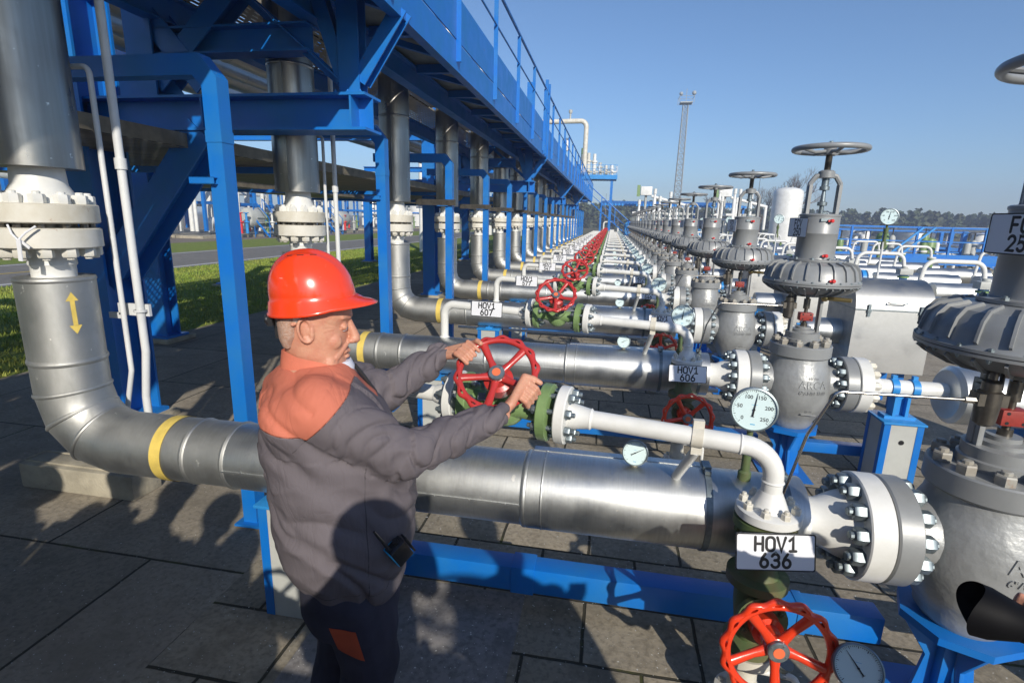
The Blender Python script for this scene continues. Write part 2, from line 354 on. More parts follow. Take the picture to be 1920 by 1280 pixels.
sheet('ground', -900, 900, -300, 1500, -.012, G_FIELD)
sheet('concrete_apron', -6.4, 26, -14, 62, 0, G_CONC)
sheet('paving', -1.75, 2.6, 1.1, 60, .004, G_PAVE)
sheet('pavement', -1.20, -.30, -1.5, 2.25, .008, G_PATCH)
sheet('lawn', -13.7, -6.4, -14, 62, .0, G_GRASS)
sheet('road', -18.9, -13.7, -60, 200, .002, G_ROAD)
sheet('grass_verge', -24.5, -18.9, -60, 200, 0, G_GRASS)
sheet('industrial_yard', -140, -24.5, -60, 200, .0, G_YARD)
RW = mat('road_marking_white', (.62,.62,.6), .7, nscale=20, namt=.3); RY = mat('road_marking_yellow', (.62,.44,.05), .7, nscale=20, namt=.3)
sheet('road_line', -14.15, -13.95, -60, 200, .006, RW); sheet('road_line', -18.6, -18.42, -60, 200, .006, RW); sheet('road_line', -16.4, -16.27, -60, 13.2, .006, RY)
# short grass
def blades(n, x0, x1, y0, y1, seed):
    rnd = random.Random(seed); mb = MB()
    for _ in range(n):
        x = rnd.uniform(x0, x1); y = y0+(y1-y0)*rnd.random()**1.5
        h = rnd.uniform(.03, .085)*(1+.5*noise.noise(Vector((x*1.5, y*1.5, 0)))); t = rnd.uniform(0, 6.28); ww = rnd.uniform(.006, .014); dx = math.cos(t)*ww; dy = math.sin(t)*ww
        lx = rnd.uniform(-.04, .04); ly = rnd.uniform(-.04, .04)
        mb.add([(x-dx,y-dy,0),(x+dx,y+dy,0),(x+lx,y+ly,h)], [(0,1,2)])
    return mb
BLADE = mat('grass_blade', (.19,.29,.03), .7, nscale=1.3, col2=(.30,.31,.06))
tag(part('grass', blades(60000, -13.6, -6.42, 3.0, 30, 3), BLADE, smooth=False), 'short green lawn between the concrete apron and the road', 'grass', kind='stuff')

# ------------------------------------------------------------ pipe run: insulated riser, elbow and horizontal line
PR = .148; PZ = .73; VX = -2.48
def ring(mb, c, d, r, t=.006, wdt=.014, n=40):
    mb.lathe([(r, -wdt), (r+t*.7, -wdt*.6), (r+t, 0), (r+t*.7, wdt*.6), (r, wdt)], c, d, n, caps=False)
def bolts(mb, c, d, rc, n, r, h0, hn, stud, off=0.):
    d = Vector(d).normalized(); x, y, _ = mb.frame(d)
    for k in range(n):
        t = 2*math.pi*(k+.5)/n+off; q = Vector(c)+(x*math.cos(t)+y*math.sin(t))*rc
        mb.nut(q+d*h0, d, r, hn, stud)
def make_pipe_run():
    t = empty('insulated_pipe', (0,0,0), 'x', 'pipe', 'insulated pipe runs under the walkway')
    mb = MB()  # lower vertical + mitred elbow + horizontal to the joint
    rb = .25; path = [(VX,0,1.515), (VX,0,PZ+rb)]
    for k in range(1, 4): path.append((VX+rb-rb*math.cos(R(30*k)), 0, PZ+rb-rb*math.sin(R(30*k))))
    path.append((-1.60, 0, PZ)); bd = MB().tube(path, PR, 40)
    for k in range(1, 4):
        P0 = Vector(path[k]); ta = (Vector(path[k+1])-P0).normalized()+(P0-Vector(path[k-1])).normalized(); ring(bd, P0, ta, PR*1.015, .005, .01)
    ring(bd, (-1.98+.18,0,PZ), (1,0,0), PR); ring(bd, (-1.60,0,PZ), (1,0,0), PR, .007); ring(bd, (VX,0,1.13), (0,0,1), PR); ring(bd, (VX,0,1.505), (0,0,1), PR, .004, .01)
    part('elbow_cladding', bd, ALUG, t, ang=24)
    mb = MB().lathe([(PR+.0015, 0), (PR+.0015, 1.33)], (-1.60,0,PZ), (1,0,0), 48)
    ring(mb, (-.27,0,PZ), (1,0,0), PR+.003, .008); ring(mb, (-.90,0,PZ), (1,0,0), PR, .004)
    mb.bb(-1.6, -.9, -PR-.006, -PR+.004, PZ-.012, PZ-.004).bb(-.9,-.27, -PR-.006, -PR+.004, PZ-.004, PZ+.004)
    for k in range(9): mb.sphere((-1.5+k*.145, -PR-.005, PZ+.0), .0045, 6)
    part('pipe_cladding', mb, ALU, t)
    mb = MB().lathe([(PR+.002,-.01),(.158, 0), (.158, .68)], (-.26,0,PZ), (1,0,0), 56); ring(mb, (-.2,0,PZ), (1,0,0), .157, .003, .006)
    mb.bb(-.255, .41, .035, .075, PZ+.15, PZ+.157)
    part('valve_box_cladding', mb, ALU, t)
    mb = MB().lathe([(.158, 0), (.158, .345), (.09, .35)], (.425,0,PZ), (1,0,0), 56); o2 = part('end_cladding', mb, ALU, t)
    mb = MB()
    for X in (.425, .70):
        mb.lathe([(.158,-.011),(.163,-.011),(.163,.011),(.158,.011)], (X,0,PZ), (1,0,0), 48, caps=False)
        mb.box((X, .01, PZ+.172), (.03,.06,.018)); mb.box((X,-.03,PZ+.168), (.022,.03,.014))
    part('strap', mb, ZINC, o2)
    part('yellow_band', MB().lathe([(PR+.0035, -.028), (PR+.0035, .028)], (-1.93,0,PZ), (1,0,0), 48, caps=False), YEL, t)
    # outlet hub and white flange
    part('weld_neck', MB().lathe([(.085, 0), (.087, .09), (.12, .16), (.135, .205)], (.745,0,PZ), (1,0,0), 40), WHITE, t)
    fl = part('flange', MB().lathe([(.135,0),(.192, 0), (.1975, .005), (.1975, .078), (.192, .083), (.13,.083)], (.95,0,PZ), (1,0,0), 48), WHITE, t)
    mb = MB(); bolts(mb, (.95,0,PZ), (-1,0,0), .158, 12, .0305, .0, .042, .018); part('bolts', mb, ZINC, fl, ang=30)
    # riser flanges
    part('lower_neck', MB().lathe([(.083,1.50),(.083,1.56),(.09,1.57),(.087,1.60),(.10,1.65)], (VX,0,0), (0,0,1), 32), WHITE, t)
    part('upper_neck', MB().lathe([(.14,1.835),(.125,1.87),(.10,1.915),(.095,1.99)], (VX,0,0), (0,0,1), 32), WHITE, t)
    f1 = part('flange', MB().lathe([(.19,1.645),(.197,1.65),(.197,1.727),(.19,1.732)], (VX,0,0), (0,0,1), 48), WRUST, t)
    mb = MB(); bolts(mb, (VX,0,1.645), (0,0,-1), .158, 12, .0305, 0, .038, .012); part('bolts', mb, WRUST, f1, ang=30)
    f2 = part('flange', MB().lathe([(.19,1.752),(.197,1.757),(.197,1.83),(.19,1.835)], (VX,0,0), (0,0,1), 48), WRUST, t)
    mb = MB(); bolts(mb, (VX,0,1.835), (0,0,1), .158, 12, .0305, 0, .038, .012); part('bolts', mb, WHITE, f2, ang=30)
    mb = MB()
    for k in range(12): q = 2*math.pi*(k+.5)/12; mb.cyl((VX+.158*math.cos(q), .158*math.sin(q), 1.73), (VX+.158*math.cos(q), .158*math.sin(q), 1.754), .016, n=8)
    mb.cyl((VX,0,1.73),(VX,0,1.755),.11); part('gasket', mb, STEEL, t)
    mb = MB().lathe([(.095,1.985),(.168,1.985),(.168,4.6)], (VX,0,0), (0,0,1), 48); ring(mb,(VX,0,2.9),(0,0,1),.167,.005); ring(mb,(VX,0,3.75),(0,0,1),.167,.005)
    mb.bb(VX+.02,VX+.035,-.174,-.160,2.0,4.6); part('riser_cladding', mb, ALUV, t)
    return t
pr = make_pipe_run(); pr_tree = tree(pr)
tree_far = [x for x in pr_tree]
for i in range(-8, NR):
    ds = ['insulated silver pipe with mitred elbow behind the man, nearest of the pipe rows',
          'insulated silver pipe of the second pipe row, passing behind the man\'s face'] + ['insulated silver pipe with a yellow band and a bolted riser, in the %s' % rowname(k) for k in range(2, NR)]
    if i < 0: dup(pr_tree, pr, (0, S*(i+1), 0), 'insulated silver pipe with a riser behind the camera, %s row back' % ORD[-1-i]); continue
    if i == 0: pr.location = (0, S, 0); pr['label'] = ds[0]
    else: dup(pr_tree, pr, (0, S*(i+1), 0), ds[i])
# arrow mark on the near elbow (painted on)
def on_cyl(poly, cx, cy, r, az, z0):
    vs = []; n = len(poly)
    for (px, pz) in poly: t = az+px/r; vs.append((cx+r*math.cos(t), cy+r*math.sin(t), z0+pz))
    return vs
mb = MB(); rr = PR+.002
for poly in ([(-.009,-.055),(.009,-.055),(.009,.055),(-.009,.055)], [(-.024,.055),(.024,.055),(0,.095)], [(.024,-.055),(-.024,-.055),(0,-.095)]):
    v = on_cyl(poly, VX, S, rr, R(-22), 1.36); mb.add(v, [tuple(range(len(v)))])
part('arrow_mark', mb, YEL, pr, smooth=False)
for o in kids(pr):
    if o.name.startswith('arrow_mark'): o.location = (0, -S, 0)
# tape tied on the near flange
mb = MB()
mb.tube([(VX+.05,S-.196,1.745),(VX+.075,S-.205,1.71),(VX+.10,S-.204,1.685),(VX+.125,S-.19,1.715),(VX+.15,S-.165,1.742)], .004, 6)
mb.box((VX+.10,S-.205,1.645),(.02,.003,.09), Matrix.Rotation(R(4),3,'Y')); mb.box((VX+.122,S-.197,1.668),(.05,.003,.012), Matrix.Rotation(R(35),3,'Y'))
tag(part('tape', mb, SIGNW), 'strip of white tape tied round the gap of the nearest riser flange', 'tape')

# ------------------------------------------------------------ conduits beside each riser
def make_conduit():
    t = empty('riser_conduits', (0,0,0), 'x', 'conduit', 'thin pale pipes beside the risers')
    mb = MB(); p = fillet([(VX+.02,.20,2.44),(VX+.125,.20,2.44),(VX+.125,.20,1.02),(VX+.07,.20,.82),(VX+.07,.2,.5)], .035, 5); mb.tube(p, .0125, 12)
    part('thin_pipe', mb, CONDUIT, t)
    mb = MB(); mb.tube(fillet([(VX+.205,.22,4.2),(VX+.205,.22,1.12),(VX+.17,.22,.88),(VX+.17,.22,.5)], .12, 5), .0185, 14)
    mb.cyl((VX+.205,.22,2.0),(VX+.205,.22,2.05),.025); part('pipe', mb, CONDUIT, t)
    mb = MB().bb(VX+.06,VX+.24,.235,.25,1.30,1.36).bb(VX+.0,VX+.08,.235,.25,1.28,1.31); mb.lathe([(.024,-.006),(.03,-.006),(.03,.006),(.024,.006)],(VX+.205,.22,1.33),(0,0,1),16,caps=False)
    part('bracket', mb, CONDUIT, t)
    mb = MB(); mb.tube(fillet([(VX+.12,.05,3.6),(VX+.12,-.06,3.6),(VX+.12,-.06,3.05),(VX-.1,-.06,3.05)], .03, 4), .0145, 10); part('thin_pipe', mb, CONDUIT, t)
    return t
cn = make_conduit(); cn_tree = tree(cn)
for i in range(2):
    l = 'pair of thin pale grey pipes beside the riser of the %s' % rowname(i)
    if i == 0: cn.location = (0, S, 0); cn['label'] = l
    else: dup(cn_tree, cn, (0, S*(i+1), 0), l)

# ------------------------------------------------------------ blue hook posts
def make_post():
    t = empty('hook_post', (0,0,0), 'x', 'post', 'blue hook shaped posts in line')
    mb = MB(); hw = .043
    X = -2.0; Z = 2.575; prof = [(-hw+X, 0), (X+hw, 0), (X+hw, Z-.11), (X+hw-.09, Z), (X-.98, Z), (X-.98, Z-.10), (X-.09, Z-.10), (X-hw, Z-.155)]
    mb.prism(prof, (0, hw, 0), (1,0,0), (0,0,1), 2*hw)
    part('post', mb, BLUE, t, ang=20)
    part('collar', MB().bb(X-hw-.003,X+hw+.003,-hw-.003,hw+.003,2.16,2.215), BLUE, t)
    part('side_bracket', MB().bb(X-hw-.10,X+.0,-hw-.03,-hw-.026,1.955,1.99).bb(X-hw-.10,X,-hw-.03,-hw,1.986,1.99).bb(X-hw-.10,X,-hw-.03,-hw,1.955,1.959), BLUE, t)
    part('foot_plate', MB().bb(X-.08,X+.08,-.08,.08,.008,.022), BLUE, t)
    return t
hp = make_post(); hp_tree = tree(hp)
for i in range(-8, NR):
    y = 2.55+S*i; l = 'blue hook shaped post behind the camera, %s post back' % ORD[-1-i] if i < 0 else ['tall blue hook shaped steel post left of the man, nearest of the posts', 'blue hook shaped post standing above the man\'s helmet brim, second of the posts'][i] if i < 2 else 'blue hook shaped steel post behind the %s' % rowname(i)
    if i == 0: hp.location = (0, y, 0); hp['label'] = l
    else: dup(hp_tree, hp, (0, y, 0), l)
# flat straps tying the further posts to the risers
st = tag(part('flat_bar', MB().bb(-2.42,-1.9,-.075,-.066,1.965,2.035).bb(-2.42,-2.41,-.075,.09,1.965,2.035), STEEL), 'x', 'bar', 'rusty flat bars tied to the blue posts')
for i in range(2, 14):
    o = st if i == 2 else st.copy()
    if i > 2: col.objects.link(o)
    o.location = (0, 2.55+S*i, 0); o['label'] = 'rusty flat bar bolted across the blue post of the %s' % rowname(i)

# ------------------------------------------------------------ portal frames
def make_frame():
    t = empty('portal_frame', (0,0,0), 'x', 'steel frame', 'blue portal frames carrying the walkway')
    part('beam', MB().ibeam((-9.6,0,2.51),(-1.69,0,2.51),.24,.26,.018,.012), BLUE, t, ang=25)
    for x in (-2.95,-4.05,-1.80): part('stiffener', MB().bb(x-.007,x+.007,-.125,.125,2.41,2.615), BLUE, t)
    for X, Yo in ((-4.05,0.),(-6.2,2.7),(-9.4,0.)):
        z1 = 4.9 if X > -5 else (2.38 if X < -9 else 4.6)
        cl = part('column', MB().ibeam((X,Yo,.06),(X,Yo,z1),.36,.28,.022,.014,up=(0,1,0)) if X > -5 else MB().ibeam((X,Yo,.09),(X,Yo,z1),.26,.26,.02,.014,up=(0,1,0)), BLUE, t, ang=25)
        part('base_plate', MB().bb(X-.2,X+.2,Yo-.2,Yo+.2,.06,.09), BLUE, cl)
        part('plinth', MB().bb(X-.26,X+.26,Yo-.26,Yo+.26,.0,.06), CONC, t, bevel=.008)
    part('brace', MB().ibeam((-4.0,0,1.25),(-3.0,0,2.40),.22,.22,.015,.01,up=(0,1,0)), BLUE, t, ang=25)
    part('brace', MB().ibeam((-4.0,0,3.9),(-2.95,0,2.70),.16,.16,.014,.01,up=(0,1,0)), BLUE, t, ang=25)
    part('brace', MB().ibeam((-3.35,0,2.72),(-2.60,0,3.40),.15,.15,.012,.01,up=(0,1,0)), BLUE, t, ang=25)
    # end trestle that carries the girder
    part('upper_post', MB().ibeam((-1.83,0,2.63),(-1.83,0,4.6),.13,.15,.012,.01,up=(0,1,0)), BLUE, t, ang=25)
    part('strut', MB().ibeam((-1.77,0,2.72),(-1.46,0,3.16),.10,.11,.01,.008,up=(0,1,0)), BLUE, t, ang=25)
    part('strut', MB().ibeam((-1.88,0,2.72),(-2.20,0,3.70),.10,.10,.01,.008,up=(0,1,0)), BLUE, t, ang=25)
    part('strut', MB().bar((-1.90,-.03,2.72),(-2.75,-.03,3.42),.012,.06,up=(0,1,0)).bar((-1.90,.0,2.70),(-2.75,.0,3.40),.06,.012,up=(0,1,0)), BLUE, t, ang=25)
    part('cross_beam', MB().ibeam((-3.5,0,3.00),(-2.12,0,3.00),.18,.16,.014,.01), BLUE, t, ang=25); part('cross_beam', MB().ibeam((-9.5,0,3.55),(-3.9,0,3.55),.18,.16,.014,.01), BLUE, t, ang=25)
    part('gusset', MB().prism([(-.26,0),(.26,0),(.10,.2),(-.10,.2)], (-3.42,.006,2.632), (1,0,0), (0,0,1), .012), BLUE, t)
    part('upper_post', MB().ibeam((-3.42,0,2.632),(-3.42,0,5.2),.22,.22,.014,.01,up=(0,1,0)), BLUE, t, ang=25)
    part('cross_beam', MB().ibeam((-6.4,0,4.45),(-3.9,0,4.45),.18,.16,.014,.01), BLUE, t, ang=25)
    mb = MB()
    for x in (-1.74,-1.83,-1.92):
        for y in (-.09,.09): mb.nut((x,y,2.632),(0,0,1),.014,.012,.010)
    part('bolts', mb, BLUE, t)
    return t
pf = make_frame(); pf_tree = tree(pf)
for k in range(-1, 4):
    l = {-1:'blue portal frame standing behind the camera under the walkway',0:'nearest blue portal frame, its beam end above the second hook post',1:'second blue portal frame, beyond the fifth riser',2:'third blue portal frame along the walkway',3:'fourth blue portal frame along the walkway',4:'farthest blue portal frame'}[k]
    if k == -1: pf.location = (0, 3.72-8.1, 0); pf['label'] = l
    else: dup(pf_tree, pf, (0, 3.72+8.1*k, 0), l)
mb = MB(); blk = tag(part('foundation_block', MB().bb(-3.75,-2.88,2.58,2.80,0,.17).bb(-3.75,-2.88,2.62,2.76,.17,.175), CONC, bevel=.012), 'low cracked concrete block on the ground below the nearest pipe elbow', 'concrete block')

# ------------------------------------------------------------ walkway
wk = empty('walkway', (0,0,0), 'long raised blue walkway with handrail running along the risers', 'walkway')
Y0, Y1 = -8, 38.6; GX = -1.45
ch = MB(); g = [(0,0),(.08,0),(.08,.012),(.012,.012),(.012,.228),(.08,.228),(.08,.24),(0,.24)]; k = len(g)
ch.add([(GX-p[0],Y0,3.10+p[1]) for p in g]+[(GX-p[0],Y1,3.10+p[1]) for p in g], [tuple(range(k)), tuple(range(2*k-1,k-1,-1))]+[(i,(i+1)%k+0,(i+1)%k+k,i+k) for i in range(k)])
part('outer_girder', ch, BLUE, wk)
part('kick_plate', MB().bb(GX-.008,GX+.003,Y0,Y1,3.352,3.71), BLUE, wk)
part('inner_girder', MB().ibeam((-2.10,Y0,3.20),(-2.10,Y1,3.20),.20,.12,.012,.01), BLUE, wk)
part('inner_girder', MB().ibeam((-3.3,Y0,3.24),(-3.3,Y1,3.24),.20,.12,.012,.01), BLUE, wk)
part('deck_plate', MB().bb(-2.16,GX-.02,Y0,Y1,3.325,3.345), DECKM, wk)
mb = MB()
yy = Y0+.4
while yy < Y1-.3: mb.bb(-2.05,GX-.02,yy-.03,yy+.03,3.24,3.32); mb.bar((-2.05,yy,3.27),(GX-.03,yy+.9,3.27),.035,.05); yy += 1.0 if yy > 50 else 1.1
part('cross_members', mb, BLUE, wk)
mb = MB(); yy = -8.0
while yy < Y1: mb.bb(-2.69,-2.17,yy+.2,yy+1.8,3.345,3.37); yy += 2.0
mb.bb(-3.4,-2.69,Y0,Y1,3.345,3.37)
DECK_INNER = mb
mb = MB()
for k in range(31):
    y = -7.2+k*1.52
    if y > Y1: break
    o = part('rail_post', MB().bar((GX+.022,y,3.17),(GX+.022,y,4.30),.010,.048,up=(1,0,0)).bar((GX+.032,y+.024,3.17),(GX+.032,y+.024,4.30),.03,.008,up=(1,0,0)), BLUE, wk)
part('handrail', MB().tube([(GX+.03,Y0,4.315),(GX+.03,Y1,4.315)], .019, 10), BLUE, wk)
part('mid_rail', MB().tube([(GX+.03,Y0,3.95),(GX+.03,Y1,3.95)], .011, 8), BLUE, wk)
mb = MB()
for y in (11.2, 11.55): mb.bar((GX+.03,y,3.12),(GX+.03,y,4.5),.05,.06,up=(1,0,0))
part('gate_post', mb, BLUE, wk)
mb = MB().tube([(-3.3,Y0,4.4),(-3.3,Y1,4.4)], .022, 8)
for k in range(30): mb.bar((-3.3,Y0+k*1.55,3.37),(-3.3,Y0+k*1.55,4.4),.04,.05)
part('far_handrail', mb, BLUE, wk)
# stair at the end
sr = empty('stairway', (GX-.3, Y1+.3, 0), 'blue steel stair descending from the far end of the walkway', 'stair')
A = Vector((0,0,3.30)); B = Vector((3.9,0,.05))
for s_ in (0, .8):
    part('stringer', MB().bar(A+Vector((0,s_,0)), B+Vector((0,s_,0)), .05, .24, up=(0,1,0)), BLUE, sr)
    part('handrail', MB().tube([A+Vector((0,s_,1.05)), B+Vector((0,s_,1.05))], .03, 8).tube([A+Vector((0,s_,.55)), B+Vector((0,s_,.55))], .02, 6), BLUE, sr)
    for q in (0, .25, .5, .75, 1.): P = A.lerp(B, q)+Vector((0,s_,0)); part('rail_post', MB().bar(P, P+Vector((0,0,1.05)), .05, .05), BLUE, sr)
mb = MB()
for k in range(17): P = A.lerp(B, (k+.5)/17); mb.box(P+Vector((0,.4,0)), (.26,.78,.03))
part('treads', mb, BLUE, sr)

# ------------------------------------------------------------ pipe rack above and cable trays
rk = []
for k, (X, Z, r, l) in enumerate([(-4.45,3.75,.10,'lowest shiny silver pipe on the rack behind the walkway'),(-4.9,3.80,.15,'thick shiny silver pipe on the rack, second from the walkway'),(-5.4,3.74,.09,'slim silver pipe in the middle of the overhead rack'),(-5.85,3.84,.19,'thickest silver pipe on the overhead rack'),(-6.75,3.79,.14,'outermost silver pipe on the overhead rack'),(-4.6,4.68,.13,'silver pipe on the upper level of the rack, nearest the walkway'),(-5.3,4.75,.20,'fat silver pipe on the upper level of the rack')]):
    t = empty('rack_pipe', (X,0,Z), l, 'pipe', 'insulated pipes on the overhead rack')
    mb = MB().lathe([(r,0),(r,48)], (0,-8,0), (0,1,0), 28)
    for q in range(46): ring(mb, (0,-7.5+q*1.0,0), (0,1,0), r, .006, .012, 24)
    part('cladding', mb, ALU, t)
HOLE = None
def tray_mat():
    m = mat('perforated_tray', (.50,.44,.33), .5, metal=.2, nscale=5, namt=.35); n = m.node_tree; L = n.links; p = n.nodes['Principled BSDF']
    tc = n.nodes.new('ShaderNodeTexCoord'); br = n.nodes.new('ShaderNodeTexBrick'); br.offset = .5; br.inputs['Scale'].default_value = 1
    br.inputs['Brick Width'].default_value = .12; br.inputs['Row Height'].default_value = .06; br.inputs['Mortar Size'].default_value = .019; br.inputs['Mortar Smooth'].default_value = .0
    sx = n.nodes.new('ShaderNodeSeparateXYZ'); cx = n.nodes.new('ShaderNodeCombineXYZ'); L.new(tc.outputs['Object'], sx.inputs[0]); L.new(sx.outputs[1], cx.inputs[0]); L.new(sx.outputs[0], cx.inputs[1]); L.new(cx.outputs[0], br.inputs[0])
    tr = n.nodes.new('ShaderNodeBsdfTransparent'); ms = n.nodes.new('ShaderNodeMixShader'); out = n.nodes['Material Output']
    L.new(br.outputs['Fac'], ms.inputs[0]); L.new(tr.outputs[0], ms.inputs[1]); L.new(p.outputs[0], ms.inputs[2]); L.new(ms.outputs[0], out.inputs[0]); return m
PERF = tray_mat()
part('grating', DECK_INNER, PERF, wk, smooth=False)
for X0, X1, z, l in ((-4.25,-3.10,2.27,'perforated cable tray under the beams, nearest the risers'),(-5.95,-4.5,2.30,'wide perforated cable tray in the middle under the beams'),(-8.6,-6.9,2.28,'wide perforated cable tray farthest from the risers')):
    t = empty('cable_tray', ((X0+X1)/2,0,z), l, 'cable tray', 'cable trays under the rack'); h = (X1-X0)/2
    part('tray_floor', MB().bb(-h,h,-6,42,0,.003), PERF, t, smooth=False)
    part('tray_side', MB().bb(h-.004,h,-6,42,.004,.10), TRAYM, t, smooth=False); part('tray_side', MB().bb(-h,-h+.004,-6,42,.004,.10), TRAYM, t, smooth=False)
    mb = MB()
    for k in range(5): mb.tube([(-h+.08+k*(2*h-.16)/4,-6,.03),(-h+.08+k*(2*h-.16)/4,42,.03)], .018, 8)
    part('cables', mb, BLACK, t)
for k in range(8):
    t = tag(part('tray_hanger', MB().bb(-8.7,-3.05,-.03,.03,2.20,2.262).bb(-3.05,-2.99,-.03,.03,2.20,3.1).bb(-6.25,-6.19,-.031,.031,2.21,3.1), BLUE), 'x', 'bracket', 'blue hangers under the cable trays')
    t.location = (0, 5.0+4.6*k, 0); t['label'] = 'blue hanger bracket carrying the cable trays beside the %s' % rowname(min(int((5.0+4.6*k)/2), NR-1))
# ------------------------------------------------------------ handwheels
def wheel_mb(Rd, n=14, hubd=.0, th=.0105):
    mb = MB(); per = 18; N = n*per; h = th*Rd/.148; vs = []; rows = 14
    for i in range(N):
        t = 2*math.pi*i/N; cs = math.cos(n*t); ro = Rd*(.985+.030*cs); d = (i % per)/per; d = d-1 if d > .5 else d
        s_ = d/.17; wd = Rd*.021*math.sqrt(max(0, 1-s_*s_)) if abs(s_) < 1 else 0; mid = Rd*.905
        ri = Rd*.800; a_, b_ = mid-wd, mid+wd; e = Vector((math.cos(t), math.sin(t), 0))
        prof = [(ri, 0), (ri+h*.25, h*.7), (ri+h*.8, h), (a_, h*.92), (b_, h*.85), (ro-h*.8, h*.9), (ro-h*.2, h*.6), (ro, 0), (ro-h*.2, -h*.6), (ro-h*.8, -h*.9), (b_, -h*.85), (a_, -h*.92), (ri+h*.8, -h), (ri+h*.25, -h*.7)]
        vs += [e*r+Vector((0,0,z)) for r, z in prof]
    fs = []
    for i in range(N):
        i2 = (i+1) % N; hole = []
        for j in range(rows):
            j2 = (j+1) % rows
            d0 = min(i % per, per-i % per)/per; d1 = min(i2 % per, per-i2 % per)/per; open_ = max(d0, d1) < .17
            if open_ and j in (3, 10): continue
            fs.append((i*rows+j, i*rows+j2, i2*rows+j2, i2*rows+j))
        if open_: fs.append((i*rows+3, i2*rows+3, i2*rows+11, i*rows+11)); fs.append((i*rows+4, i*rows+10, i2*rows+10, i2*rows+4))
    mb.add(vs, fs)
    for k in range(5):
        t = 2*math.pi*k/5; c_ = Vector((math.cos(t), math.sin(t), 0)); q = Vector((-c_.y, c_.x, 0))
        P = [(.10, -.018, .017, .012), (.4, -.014, .0115, .010), (.83, .0, .015, .009)]
        vs = []
        for (rr, z, hw, hh) in P:
            m = 10
            for j in range(m):
                aa = 2*math.pi*j/m; vs.append(c_*Rd*rr+q*math.cos(aa)*hw*Rd/.148+Vector((0,0,z*Rd/.148*hubd+math.sin(aa)*hh*Rd/.148)))
        fs = [(i*10+j, i*10+(j+1)%10, (i+1)*10+(j+1)%10, (i+1)*10+j) for i in range(2) for j in range(10)]
        mb.add(vs, fs)
    mb.lathe([(Rd*.15,-.03),(Rd*.2,-.012),(Rd*.2,.008),(Rd*.16,.012)], (0,0,-.018*hubd), (0,0,1), 24)
    return mb
def add_wheel(parent, c, n, Rd, m, spin=0., hubd=1.):
    n = Vector(n).normalized(); x = n.cross(Vector((0,0,1))).normalized() if abs(n.z) < .95 else Vector((1,0,0)); y = n.cross(x)
    M = Matrix((x, y, n)).transposed().to_4x4(); M.translation = Vector(c)
    key = (Rd, m.name)
    if key not in _wm: me = wheel_mb(Rd, hubd=hubd).mesh('handwheel', ang=50); me.materials.append(m); _wm[key] = me
    o = bpy.data.objects.new('handwheel', _wm[key]); col.objects.link(o); setp(o, parent); o.matrix_basis = M @ Matrix.Rotation(spin, 4, 'Z')
    hb = MB().lathe([(Rd*.19,.0),(Rd*.19,.010),(Rd*.175,.013)], (0,0,-.006), (0,0,1), 28)
    for k in range(4): hb.cyl((Rd*.15*math.cos(k*1.571+.7),Rd*.15*math.sin(k*1.571+.7),.006),(Rd*.15*math.cos(k*1.571+.7),Rd*.15*math.sin(k*1.571+.7),.009),.003,n=8)
    part('hub_cap', hb, ZINC, o, ang=30); part('cap_mark', MB().cyl((0,0,.0),(0,0,.0085),Rd*.10,n=14), ORANGE_SLIP, o)
    return o
_wm = {}
